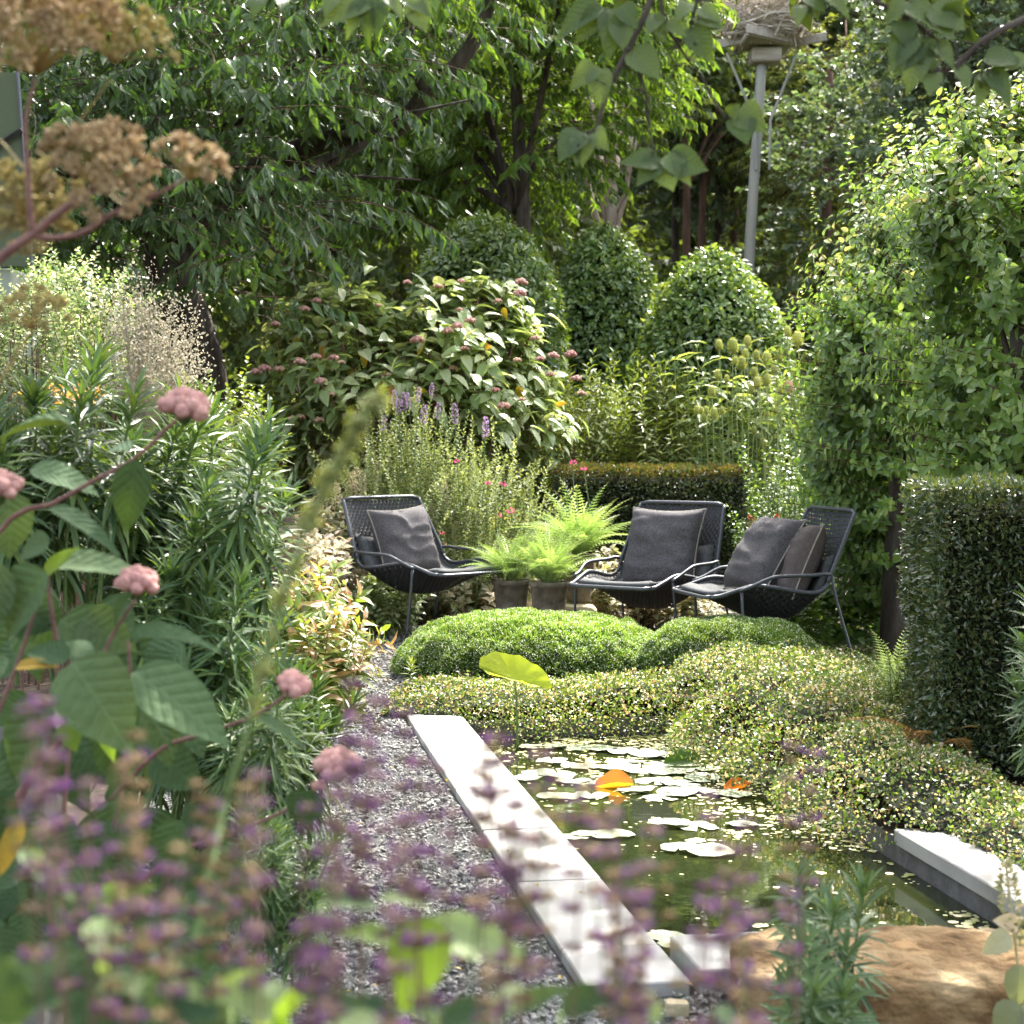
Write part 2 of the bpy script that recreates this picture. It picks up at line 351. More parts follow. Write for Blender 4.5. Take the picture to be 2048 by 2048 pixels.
M['airy'] = leafm('leaf_airy', [(.12, .18, .09), (.19, .26, .155), (.31, .38, .27)], .42, .5, .35)
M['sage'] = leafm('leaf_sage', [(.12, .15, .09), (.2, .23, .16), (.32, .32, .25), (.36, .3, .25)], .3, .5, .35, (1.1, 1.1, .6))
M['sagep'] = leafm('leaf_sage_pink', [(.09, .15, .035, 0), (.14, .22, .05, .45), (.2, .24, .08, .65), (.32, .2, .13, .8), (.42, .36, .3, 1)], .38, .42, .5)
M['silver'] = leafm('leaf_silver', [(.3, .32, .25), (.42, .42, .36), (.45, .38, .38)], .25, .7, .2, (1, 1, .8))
M['variegated'] = leafm('leaf_variegated', [(.07, .15, .05), (.13, .23, .09), (.3, .38, .25), (.55, .6, .55)], .4, .35, .7, (1, 1, .6))  # variegated leaf, its pale end raised to imitate white glare
M['haze'] = leafm('seed_grey', [(.15, .155, .145), (.24, .25, .235), (.38, .39, .37)], .3, .7, .2, (1, .95, .9))
M['orange'] = leafm('petal_orange', [(.4, .24, .1), (.45, .32, .14)], .35, .6, .2, (1, .8, .5))
M['umbel'] = leafm('seed_umbel', [(.17, .13, .085), (.28, .22, .15), (.42, .35, .25), (.32, .29, .18)], .3, .7, .2, (1, 1, .8))
M['umbelg'] = leafm('seed_umbel_green', [(.19, .19, .09), (.28, .27, .14), (.37, .35, .2)], .35, .7, .2, (1.1, 1.1, .6))
M['fern'] = leafm('leaf_fern', [(.15, .24, .09), (.22, .33, .14), (.34, .44, .25)], .38, .45, .5, (1.1, 1.15, .6))
M['fernr'] = leafm('leaf_fern_rust', [(.22, .15, .06), (.3, .21, .09)], .4, .6, .3, (1.1, .9, .6))
M['spike'] = leafm('capsule_green', [(.13, .18, .06), (.19, .24, .09), (.25, .3, .13)], .35, .6, .3)
M['lotus'] = leafm('leaf_lotus', [(.24, .34, .035), (.3, .4, .05)], .55, .5, .3, (1.2, 1.2, .5), mac=.3, bump=.5, veins=14)
M['pad'] = leafm('lily_pad', [(.07, .12, .05), (.13, .18, .09), (.2, .23, .15)], .05, .38, .9, (1, 1, .5), mac=.3, bump=.35, veins=20)
M['padyellow'] = leafm('lily_pad_yellow', [(.5, .3, .03), (.56, .36, .05)], .35, .4, .5, (1.2, 1.1, .4), mac=.4, bump=.3, veins=20)
M['padrust'] = leafm('lily_pad_rust', [(.5, .17, .03), (.58, .24, .03)], .35, .35, .6, (1.3, 1.1, .4), mac=.4, bump=.3, veins=20)
M['weed'] = leafm('duckweed', [(.2, .26, .08), (.35, .38, .2), (.5, .5, .38)], .1, .35, .9)  # duckweed tone, whitened to stand for glare on the far water
M['slab'] = solid('slab_stone', [(.15, .145, .12), (.27, .26, .235), (.34, .33, .3), (.37, .36, .33)], 3.5, .7, .25, .3, dist=.005, detail=9)
M['wall'] = solid('pond_wall', [(.06, .06, .055), (.14, .135, .125)], 9, .8, .3, .5)
M['soil'] = solid('soil', [(.018, .014, .01), (.04, .03, .022), (.06, .05, .035)], 6, .95, .1, 1)
M['gravelbed'] = solid('gravel_bed', [(.05, .05, .05), (.11, .11, .105)], 60, .9, .2, 1)
M['gravel'] = solid('slate_gravel', [(.13, .125, .115), (.2, .195, .18), (.28, .272, .25), (.35, .335, .3)], 40, .85, .12, .3, usev=True)
M['sand'] = solid('sandstone', [(.09, .05, .02), (.19, .115, .05), (.26, .175, .085), (.34, .26, .15)], 7, .9, .15, 1.0, detail=14, dist=.03)
M['sand2'] = solid('sandstone_pale', [(.35, .28, .16), (.5, .42, .28)], 12, .85, .2, .6)
M['frame'] = solid('powder_steel', [(.055, .06, .068), (.085, .09, .1)], 60, .42, .5, .05, metal=.3)
M['rope'] = solid('rope_charcoal', [(.018, .019, .021), (.04, .042, .045)], 80, .6, .4, .5, dist=.003)
M['cushion'] = solid('linen_dark', [(.048, .043, .044), (.08, .073, .075), (.11, .103, .105)], 90, .85, .2, .5, dist=.003)
M['cushionb'] = solid('linen_brown', [(.075, .06, .055), (.12, .098, .09)], 90, .85, .2, .5, dist=.003)
M['seatpad'] = solid('seat_pad', [(.06, .062, .062), (.12, .122, .12)], 70, .9, .2, .5, dist=.003)
M['seam'] = solid('pale_seam', [(.2, .18, .15), (.36, .33, .28)], 90, .9, .1, .6, dist=.002)
M['pot'] = solid('pot_clay', [(.07, .058, .043), (.15, .125, .09), (.22, .19, .15)], 14, .85, .2, .4)
M['terra'] = solid('terracotta', [(.35, .19, .13), (.48, .28, .2)], 20, .9, .15, .5)
M['concrete'] = solid('concrete', [(.12, .115, .1), (.2, .19, .17)], 9, .9, .2, .5)
M['straw'] = solid('nest_sticks', [(.24, .19, .15), (.46, .4, .31), (.62, .56, .46)], 9, .9, .1, .3, usev=True)
M['plank'] = solid('old_plank', [(.3, .26, .21), (.46, .42, .35)], 9, .85, .2, .4, stretch=(.3, 2, 2))
M['white'] = solid('feather_white', [(.7, .68, .64), (.8, .79, .76)], 20, .8, .2, .2)
M['black'] = solid('feather_black', [(.015, .015, .017), (.03, .03, .032)], 20, .6, .3, .2)
M['bill'] = solid('bill_red', [(.5, .1, .04), (.6, .15, .06)], 20, .5, .3, .1)
M['shadowbar'] = solid('shadow_bar_dark', [(.02, .02, .018), (.05, .045, .04)], 10, .7, .3, .3)  # near-black tone for the shadow line under the moss cushion
M['dark'] = solid('dark_metal', [(.015, .015, .017), (.03, .03, .03)], 10, .5, .4, .1)
M['greywall'] = solid('render_grey', [(.24, .27, .2), (.33, .36, .28)], 2, .8, .2, .2)
# still, dark, greenish water
m, n, l, out = newmat('pond_water')
p = n.new('ShaderNodeBsdfPrincipled'); p.inputs['Base Color'].default_value = (.016, .021, .007, 1); p.inputs['Roughness'].default_value = .03
p.inputs['IOR'].default_value = 1.333; p.inputs['Specular IOR Level'].default_value = 1.0
w = n.new('ShaderNodeTexNoise'); w.inputs['Scale'].default_value = 9; w.inputs['Detail'].default_value = 3
tc = n.new('ShaderNodeTexCoord'); l.new(tc.outputs['Object'], w.inputs['Vector'])
b = n.new('ShaderNodeBump'); b.inputs['Strength'].default_value = .035; b.inputs['Distance'].default_value = .02
l.new(w.outputs['Fac'], b.inputs['Height']); l.new(b.outputs[0], p.inputs['Normal']); l.new(p.outputs[0], out.inputs[0]); M['water'] = m
m, n, l, out = newmat('greenhouse_glass')
p = n.new('ShaderNodeBsdfPrincipled'); p.inputs['Base Color'].default_value = (.09, .11, .06, 1); p.inputs['Roughness'].default_value = .5
p.inputs['Specular IOR Level'].default_value = .12; l.new(p.outputs[0], out.inputs[0]); M['glass'] = m

# ------------------------------------------------------------------ ground, pond, gravel
PO = np.array([.372, 4.64, 0.0]); PU = norm(np.array([-.157, .9876, 0])); PV = np.array([PU[1], -PU[0], 0])
def pond(u, v, z=0.0): return PO+u*PU+v*PV+np.array([0, 0, z])
PL, PW, WZ = 3.95, 1.13, -.12
GZ = -.035
g = G(); big = 260.0
inner = [pond(0, 0, GZ), pond(0, PW, GZ), pond(PL, PW, GZ), pond(PL, 0, GZ)]
mid = [np.array([-9., -3, GZ]), np.array([9., -3, GZ]), np.array([9., 22, GZ]), np.array([-9., 22, GZ])]
outr = [np.array([-big, -big, GZ]), np.array([big, -big, GZ]), np.array([big, big, GZ]), np.array([-big, big, GZ])]
V = inner+mid+outr; F = []
for i in range(4):
    j = (i+1) % 4; F.append((i, 4+i, 4+j, j)); F.append((4+i, 8+i, 8+j, 4+j))
g.add(V, np.array(F)); g.build('ground', M['soil'], kind='structure')
g = G()
lo = [pond(0, 0, -.6), pond(0, PW, -.6), pond(PL, PW, -.6), pond(PL, 0, -.6)]; V = [x+np.array([0, 0, -.002]) for x in inner]+lo
F = [(i, (i+1) % 4, 4+(i+1) % 4, 4+i) for i in range(4)]+[(4, 5, 6, 7)]
g.add(V, np.array(F)); g.build('pond_wall', M['wall'], kind='structure')
g = G(); nx, ny = 20, 50
uu, vv = np.meshgrid(np.linspace(0.001, PL-.001, ny), np.linspace(.001, PW-.001, nx), indexing='ij')
V = np.array([pond(a, b, WZ) for a, b in zip(uu.ravel(), vv.ravel())])
i, j = np.meshgrid(np.arange(ny-1), np.arange(nx-1), indexing='ij'); F = np.stack([i*nx+j, i*nx+j+1, (i+1)*nx+j+1, (i+1)*nx+j], -1).reshape(-1, 4)
g.add(V, F); g.build('water', M['water'], kind='structure')
# coping slabs, each one a thing that could be lifted
MP = np.stack([PV, PU, np.array([0, 0, 1.])], -1)
def slab(u0, u1, v0, v1, top, th, label, mat='slab', tilt=0.0):
    g = G(); c = pond((u0+u1)/2, (v0+v1)/2, top-th/2)
    box(g, (0, 0, 0), (v1-v0, u1-u0, th), 0, .004, MP); g.build('coping_slab', M[mat], loc=c, label=label, cat='slab', group='pale slabs edging the pond')
gp = .004
for (a, b, t) in [(2.93+gp, 3.99, 'long white coping slab at the far end, its tip under the creeping plants'), (2.14+gp, 2.93-gp, 'sunlit white coping slab second from the far end beside the gravel'),
                  (1.42+gp, 2.14-gp, 'white coping slab in the middle of the strip with flower spikes in front'), (.71+gp, 1.42-gp, 'pale coping slab just nearer than the middle of the strip'),
                  (0+gp, .71-gp, 'greyish coping slab second from the near end, behind the purple flowers'), (-.32, 0-gp, 'short pale slab at the near corner beside the raised block')]:
    slab(a, b, -.25, .006, 0+R(-.0015, .0015), .05, t)
for (a, b, t) in [(-.45, .38-gp, 'pale coping slab at the right picture edge, half overgrown'), (.38+gp, 1.22, 'pale coping slab on the right bank running under the wire vine')]:
    slab(a, b, PW-.02, PW+.30, 0, .052, t)
slab(-.33, -.02, .03, .36, .028, .07, 'raised pale stone block bridging the near end of the pond')
g = G(); box(g, (0, 0, 0), (PW+.02, .1, .09), 0, .003, MP); g.build('pond_lip', M['wall'], loc=pond(-.06, PW/2+.0, -.095), kind='structure')
# gravel: chips of slate
st = G(); V = np.array([(1, 0, 0), (0, 1, 0), (-1, 0, 0), (0, -1, 0), (.25, .1, .55), (-.3, -.15, .5), (0, 0, -.5)], float)
st.add(V, np.array([(0, 1, 4), (1, 2, 5), (1, 5, 4), (2, 3, 5), (3, 0, 4), (3, 4, 5), (1, 0, 6), (2, 1, 6), (3, 2, 6), (0, 3, 6)]))
n = 46000
u = R(-1.1, 9, n); v = R(-1.35, -.25, n)
near = R(0, 1, n) < .16; u = np.where(near, R(-1.5, -.3, n), u); v = np.where(near, R(-1.1, 1.0, n), v)
far = R(0, 1, n) < .14; u = np.where(far, R(4.5, 8.3, n), u); v = np.where(far, R(-.35, .6, n), v)
keep = ~((v > -.262) & (u > -.33) & (u < 4.02)); u, v = u[keep], v[keep]; n = len(u)
P = PO+u[:, None]*PU+v[:, None]*PV; hgt = .006*vnoise(P*4, 3)
P[:, 2] = GZ+.006+hgt+R(0, .012, n)-.004
A = rdir(n, 0, .35); sz = R(.0045, .0115, n)*np.where(P[:, 1] > 8, 1.25, 1.0)
g = G(); g.place(st, P, basis(A, rdir(n, 1.2)), sz[:, None]*np.stack([R(.9, 1.7, n), R(.7, 1.1, n), R(.6, 1.0, n)], -1))
g.build('gravel', M['gravel'], kind='stuff', label='grey slate chip gravel covering the path', cat='gravel')
g = G(); V = [pond(-1.6, -1.4, GZ+.004), pond(-1.6, 1.1, GZ+.004), pond(-.33, 1.1, GZ+.004), pond(-.33, -.245, GZ+.004), pond(9, -.245, GZ+.004), pond(9, -1.4, GZ+.004), pond(-.33, -1.4, GZ+.004)]
g.add(V, [np.array([(0, 1, 2, 3), (3, 4, 5, 6)]), np.array([(0, 3, 6)])]); g.build('path', M['gravelbed'], kind='structure')

# ------------------------------------------------------------------ lily pads, duckweed, lotus
def padmesh(k=22, curl=0.0, cup=0.0, notch=.16):
    g = G(); V = [(0, 0, 0.002)]; an = np.linspace(notch, 2*np.pi-notch, k)
    for r in (.55, 1.0):
        for a in an:
            w = 1+.045*np.sin(3*a+cup*90)+.03*np.sin(7*a+1); z = (.035*np.sin(3*a)+.02*np.sin(8*a))*r*r+cup*r*r
            V.append((r*w*np.cos(a), r*w*np.sin(a), z))
    t = [(0, 1+i, 2+i) for i in range(k-1)]; q = [(1+i, 1+k+i, 2+k+i, 2+i) for i in range(k-1)]
    V = np.array(V, float)
    if curl: V[:, 2] += curl*np.maximum(V[:, 0], 0)**2; V[:, 0] *= 1-.3*curl*np.maximum(V[:, 0], 0)
    return g.add(V, [np.array(t), np.array(q)])
pm = [padmesh(22, 0, c, nn).mesh('lily_pad', M['pad'], True) for c, nn in ((0.0, .2), (.035, .1), (-.008, .3))]
def fpx(x, y): return 390+.1864*x, 650+.1864*y
pads = []
row = [(800, 655, 62, 'A'), (900, 668, 70, 'A'), (980, 700, 66, 'A'), (730, 690, 60, 'A'), (1090, 712, 60, 'A'), (1150, 625, 75, 'A'), (1010, 625, 66, 'A'), (870, 600, 60, 'A'), (1260, 600, 70, 'A'),
       (1340, 640, 72, 'A'), (1250, 545, 60, 'A'), (1130, 530, 60, 'A'), (1000, 522, 55, 'A'), (870, 518, 55, 'A'), (760, 520, 50, 'A'), (1380, 560, 70, 'A'), (1500, 560, 70, 'A'), (1510, 610, 80, 'A'), (1640, 640, 80, 'B'),
       (1480, 660, 70, 'B'), (1420, 700, 72, 'B'), (1560, 712, 75, 'B'), (1680, 690, 70, 'B'), (1540, 765, 80, 'B'), (1450, 790, 66, 'B'), (1640, 750, 60, 'B'), (1760, 765, 66, 'B'), (1850, 775, 66, 'B'),
       (900, 783, 78, 'C'), (1080, 776, 66, 'C'), (1320, 748, 68, 'C'), (1500, 932, 78, 'D'), (1650, 942, 78, 'D'), (1890, 932, 62, 'E'), (1555, 1063, 76, 'F'), (1720, 1080, 92, 'F'), (1640, 1020, 40, 'F'),
       (1185, 990, 86, 'G'), (985, 1004, 60, 'G'), (1040, 992, 50, 'G'), (1480, 1536, 82, 'H'), (1530, 1575, 66, 'H'), (1660, 1572, 88, 'H'), (1810, 1570, 76, 'H'), (1600, 1592, 60, 'H')]
zone = {'A': ('pale lily pad in the crowded drift at the far end of the pond', 'lily pads crowded at the far end'), 'B': ('pale lily pad in the bright drift beside the right bank plants', 'lily pads along the right bank'),
        'C': None, 'D': None, 'E': None, 'F': None, 'G': None, 'H': None}
spec = {(900, 783): 'whitish lily pad floating left of the orange curled leaf, larger of the pair', (1080, 776): 'small pale lily pad just left of and below the orange curled leaf', (1320, 748): 'flat pale lily pad touching the right side of the orange curled leaf',
        (1500, 932): 'left pad of the touching pair in mid pond', (1650, 942): 'right pad of the touching pair in mid pond', (1890, 932): 'single pale pad in the vine reflection right of mid pond',
        (1555, 1063): 'left pad of the overlapping white pads over dark water', (1720, 1080): 'large right pad of the overlapping white pads over dark water', (1640, 1020): 'tiny pale pad above the overlapping white pads',
        (1185, 990): 'long pale pad close to the left coping in mid pond', (985, 1004): 'pad tucked against the left coping edge in mid pond', (1040, 992): 'small middle pad between the two by the left coping',
        (1480, 1536): 'pad against the coping at the near corner of the pond', (1530, 1575): 'pad just behind the raised block, left end of the near row', (1660, 1572): 'broad white pad centred behind the raised block',
        (1810, 1570): 'pad at the right end of the near row behind the raised block', (1600, 1592): 'small pad overlapping in the near row behind the raised block'}
seen = set()
for i, (x, y, w_, zc) in enumerate(row):
    px, py = fpx(x, y); p = GR(px, py, WZ+.006); r = w_*.1864*p[1]/FPX*1.45
    q = (p-PO); uu_, vv_ = q@PU, q@PV
    vv_ = np.clip(vv_, r*.95+.01, PW-.02); uu_ = min(uu_, PL-.08); p = pond(uu_, vv_, WZ+.005+.0025*(i % 4))
    if zone[zc]:
        rk = lambda yy: 0 if yy < 535 else 1 if yy < 612 else 2 if yy < 672 else 3 if yy < 725 else 4
        same = sorted(a[0]+.001*a[1] for a in row if zone[a[3]] and rk(a[1]) == rk(y)); o_ = same.index(x+.001*y)
        onum = ['leftmost', 'second from the left', 'third from the left', 'fourth from the left', 'fifth from the left', 'sixth from the left', 'seventh from the left', 'eighth from the left'][o_]
        zl = f"pale lily pad, {onum} in the {['farthest', 'second farthest', 'middle', 'fourth', 'nearest'][rk(y)]} row of the drift"
    lab, grp = ((zl, zone[zc][1]) if zone[zc] else (spec[(x, y)], 'lily pads on the pond'))
    o = link('lily_pad', pm[i % 3], None, None, lab, 'lily pad', grp, p); o.scale = (r, r, r); o.rotation_euler = (R(-.045, .045), R(-.045, .045), R(0, 6.28))
def foldleaf(P, rz, r, label, m1, m2, up=.6):
    """a lily leaf folded along its length like a boat: near flap low, far flap high"""
    g = G(); k = 16; a = np.linspace(-1, 1, k)
    for sg, mi in ((-1, 0), (1, 1)):
        V = []
        for x in a:
            wd = (1-abs(x)**2.2)**.7 if abs(x) < 1 else 0.0
            for q in np.linspace(0, 1, 6):
                y = sg*wd*q*(.34+.1*q*(sg > 0)); z = wd*q*(.32 if sg < 0 else up)*(1+.12*math.sin(4*x+q))+.16*x*x; V.append((x, y, z))
        i, j = np.meshgrid(np.arange(k-1), np.arange(5), indexing='ij'); g.add(np.array(V)*r, np.stack([i*6+j, (i+1)*6+j, (i+1)*6+j+1, i*6+j+1], -1).reshape(-1, 4), mi)
    o = g.build('curled_leaf', [M[m1], M[m2]], None, True, None, label, 'leaf', None, P); o.rotation_euler = (0, -.12, rz)
def floatleaf(P, rz, r, label, mat, tilt, cup):
    g = G(); k = 14; V = []; a = np.linspace(-1, 1, k); b = np.linspace(-1, 1, 7)
    for x in a:
        wd = math.sqrt(max(1-x*x, 0.0))*.62+.01
        for y in b: V.append((x, y*wd, cup*abs(y)**1.5*wd*1.3+.05*math.sin(3*x)))
    i, j = np.meshgrid(np.arange(k-1), np.arange(6), indexing='ij'); F = np.stack([i*7+j, (i+1)*7+j, (i+1)*7+j+1, i*7+j+1], -1).reshape(-1, 4)
    g.add(np.array(V)*r, F); o = g.build('curled_leaf', M[mat], None, True, None, label, 'leaf', None, P); o.rotation_euler = (tilt, 0, rz)
foldleaf(GR(614, 788, WZ)+np.array([0, 0, -.004]), -.25, .085, 'orange curled lily leaf standing out of the water in mid pond', 'padyellow', 'padrust', .8)
foldleaf(GR(738, 789, WZ)+np.array([0, 0, -.004]), .5, .07, 'rust brown curled lily leaf at the foot of the right bank plants', 'padrust', 'padrust', .6)
floatleaf(GR(683, 767, WZ)+np.array([0, 0, .018]), .1, .085, 'green folded pad edge lifting among the far pads', 'green', .5, .5)
wd = G(); k = 6; wd.add([(0, 0, .1)]+[(math.cos(a), math.sin(a), 0) for a in np.arange(k)*2*np.pi/k], np.array([(0, 1+i, 1+(i+1) % k) for i in range(k)]))
n = 16000; u = R(0.02, PL-.03, n); v = R(.02, PW-.02, n); P = PO+u[:, None]*PU+v[:, None]*PV
dens = .02+.9*np.exp(-((PW-v)/.10)**2)*(np.sin(u*5)+1.2)/2+1.1*np.exp(-((PL-u)/.6)**2)*(.35+.65*(v > .35))+.7*np.exp(-(((u-2.0)/.28)**2+((v-.95)/.25)**2))+.9*np.exp(-(((u-.42)/.1)**2+((v-.42)/.1)**2))+.7*np.exp(-(((u-2.9)/.4)**2+((v-.8)/.35)**2))  # extra density at the far end stands for white glare
dens *= np.clip(.55+vnoise(P*6, 5), 0, 1.4); kp = R(0, 1, n) < dens; P = P[kp]; P[:, 2] = WZ+.0035; n = len(P)
g = G(); g.place(wd, P, rotz(R(0, 6, n)), np.where(R(0, 1, n) < .25, R(.01, .02, n), R(.004, .009, n)))
g.build('duckweed', M['weed'], kind='stuff', label='duckweed and fallen petals on the pond, whitened and thickened for far glare', cat='duckweed')
# lotus leaf standing on its stem
c = PT(515, 679, 8.25); base = GR(517, 748, WZ); base = np.array([c[0]+.01, 8.25, WZ])
t = thing('lotus_plant', 'single yellow green lotus leaf held upright on a thin stem above the pond', 'water plant', tuple(base))
g = G(); V = []; nr, k = 7, 36
for a in np.linspace(0, 2*np.pi, k, endpoint=False):
    for r in np.linspace(0, 1, nr)[1:]:
        x = r*math.cos(a); y = r*math.sin(a)*(1 if a < math.pi else .2); z = .22*r*r+.12*x*x*np.sign(x)*-1+.05*math.sin(3*a)*r*r
        V.append((x*.165, y*.125-x*.052+.006*math.cos(9*a)*r, z*.09+.004*math.cos(14*a)*r))
V.append((0, 0, 0)); nn = nr-1; q = []; tr_ = []
for i in range(k):
    j = (i+1) % k; tr_.append((k*nn, i*nn, j*nn))
    for r in range(nn-1): q.append((i*nn+r, i*nn+r+1, j*nn+r+1, j*nn+r))
MM = basis([[1, .1, 0]], [[0, -.75, .66]])[0]
g.add(np.array(V)@MM.T+c, [np.array(tr_), np.array(q)]); g.build('leaf', M['lotus'], t, True)
g = G(); tube(g, smooth_path([base, base+[.0, 0, .12], c+np.array([0, .004, -.002])], 8), .0055, 6); g.build('stem', M['stemgreen'], t, True)

# ------------------------------------------------------------------ boulder and loose stones
def rock(name, c, s, label, mat='sand', seed=1, nseg=46, amp=.12, cat='boulder', parent=None):
    """box-like stone: a subdivided cube pushed towards a rounded block, then broken by noise"""
    g = G(); k = nseg; V = []; F = []
    lin = np.linspace(-1, 1, k); off = 0
    for ax in range(3):
        for sg in (-1, 1):
            a, b = np.meshgrid(lin, lin, indexing='ij'); P = np.zeros((k*k, 3)); o = [x for x in range(3) if x != ax]
            P[:, ax] = sg; P[:, o[0]] = a.ravel(); P[:, o[1]] = b.ravel()
            i, j = np.meshgrid(np.arange(k-1), np.arange(k-1), indexing='ij'); f = np.stack([i*k+j, (i+1)*k+j, (i+1)*k+j+1, i*k+j+1], -1).reshape(-1, 4)
            if (sg > 0) == (ax == 1): f = f[:, ::-1]
            V.append(P); F.append(f+off); off += k*k
    V = np.concatenate(V); p = 7.0; r = (np.abs(V)**p).sum(1)**(1/p); V = V/r[:, None]
    W_ = V*np.array(s)/2; d = vnoise(W_*4, seed, 4)*.6+.4*vnoise(W_*14, seed+7, 3)+.25*vnoise(W_*38, seed+9, 3)+.12*vnoise(W_*110, seed+5, 2)
    W_ = W_+norm(V)*(d*amp*min(s))[:, None]; W_[:, 2] += (-.02*(W_[:, 0])) 
    g.add(W_, np.concatenate(F)); return g.build(name, M[mat], parent, True, None, label, cat, None, c)
rock('boulder', (1.17, 4.18, .005), (1.3, .48, .21), 'large flat topped sandstone boulder at the near end of the pond', amp=.08, nseg=96)
rock('pebble', tuple(GR(677, 1003, .0)+np.array([0, 0, -.012])), (.055, .04, .035), 'small cream pebble on the gravel in front of the raised block', 'sand2', 4, 8, .1, 'pebble')
rock('step_stone', tuple(PT(565, 605, 12.15)*[1, 1, 0]+[0, 0, .085]), (.42, .3, .22), 'pale sandstone block under the rear fern pot', 'sand2', 6, 14, .05, 'stone')

# ------------------------------------------------------------------ lounge chairs
HWs, HWb, LEN = .39, .335, .78
edge = smooth_path([(-.19, .89), (-.095, .72), (0, .55), (.03, .485), (.10, .45), (.22, .455), (.36, .478), (.50, .49), (.62, .462), (.72, .435), (LEN, .43)], 46)
cent = smooth_path([(-.21, .885), (-.13, .70), (-.05, .55), (.03, .40), (.12, .30), (.24, .265), (.38, .285), (.52, .34), (.64, .39), (.71, .412), (LEN+.005, .428)], 46)
hw = np.interp(edge[:, 1]*0+np.linspace(0, 1, 46), [0, .3, .45, 1], [HWb, HWs-.01, HWs, HWs-.075])
def shell(ti, s, dn=0.0):
    """point on the woven sling: ti float row, s in [-1,1]"""
    i = np.clip(np.floor(ti).astype(int), 0, 44); f = ti-i
    e = edge[i]*(1-f)[:, None]+edge[i+1]*f[:, None]; c = cent[i]*(1-f)[:, None]+cent[i+1]*f[:, None]; h = hw[i]*(1-f)+hw[i+1]*f
    w = np.abs(s)**2.6; yz = e*w[:, None]+c*(1-w)[:, None]
    tg = norm(cent[np.minimum(i+1, 45)]-cent[i]); nrm = np.stack([-tg[:, 1], tg[:, 0]], -1)*np.where(tg[:, 0] > -5, 1, 1)[:, None]
    yz = yz+nrm*np.asarray(dn)[..., None]
    return np.stack([h*s, yz[:, 0], yz[:, 1]], -1)
def weave():
    g = G(); na, nb = 52, 20
    # cross bands, weaving over and under the lengthwise cords
    for a in range(na):
        t0 = (a+.1)*45/na; t1 = (a+.86)*45/na; s = np.linspace(-.985, .985, nb*2+1); dn = .0045*np.where((np.arange(len(s))+a) % 2 == 0, 1, -1)
        A_ = shell(np.full(len(s), t0), s, dn); B_ = shell(np.full(len(s), t1), s, dn); k = len(s)
        i = np.arange(k-1); g.add(np.concatenate([A_, B_]), np.stack([i, i+1, k+i+1, k+i], -1), 0, R(0, 1))
    for b in range(nb*2+1):
        s0 = -.985+(b-.32)*1.97/(nb*2); s1 = -.985+(b+.32)*1.97/(nb*2); s0, s1 = max(s0, -.99), min(s1, .99)
        tt = np.linspace(0, 45, na+1); dn = .0045*np.where((np.arange(len(tt))+b) % 2 == 0, -1, 1)
        A_ = shell(tt, np.full(len(tt), s0), dn); B_ = shell(tt, np.full(len(tt), s1), dn); k = len(tt)
        i = np.arange(k-1); g.add(np.concatenate([A_, B_]), np.stack([i, i+1, k+i+1, k+i], -1), 0, R(0, 1))
    return g
gw = weave().mesh('woven_sling', M['rope'])
g = G(); E = []
for s_ in (-1, 1):
    pts = shell(np.arange(46.)*1.0-0.0001*(np.arange(46) == 45), np.full(46, float(s_))); E.append(pts)
    tube(g, pts[:17], .013, 8); tube(g, pts[16:], .0125, 8)
tp = np.array([E[0][0], E[0][0]+[.03, -.005, .012], E[1][0]+[-.03, -.005, .012], E[1][0]]); tube(g, smooth_path(tp, 10), .012, 8)
fr = np.array([E[0][-1], E[0][-1]+[.03, .02, -.004], E[1][-1]+[-.03, .02, -.004], E[1][-1]]); tube(g, smooth_path(fr, 10), .012, 8)
gf = g.mesh('frame', M['frame'], True)
def armm(s_):
    g = G(); x = HWs*s_; xo = x+.02*s_
    tube(g, smooth_path([(x*.985, -.0, .55), (xo, .05, .555), (xo, .14, .548), (xo, .36, .545), (xo, .44, .53), (x, .54, .49), (x*.985, .62, .468)], 22), .0105, 8); return g.mesh('armrest', M['frame'], True)
def legm(s_, rear):
    g = G(); x = HWs*s_
    if rear: pts = [(x*.985, -.005, .55), (x*1.03, -.03, .4), (x*1.14, -.15, .0)]
    else: pts = [(x*.97, .60, .465), (x*1.0, .595, .3), (x*1.05, .57, .0)]
    tube(g, smooth_path(pts, 8), .0095, 8); tube(g, [(pts[-1][0], pts[-1][1], .012), (pts[-1][0], pts[-1][1], 0)], .014, 8, v=.3); return g.mesh('leg', M['frame'], True)
arms = [armm(-1), armm(1)]; legs = [legm(s_, r_) for s_ in (-1, 1) for r_ in (True, False)]
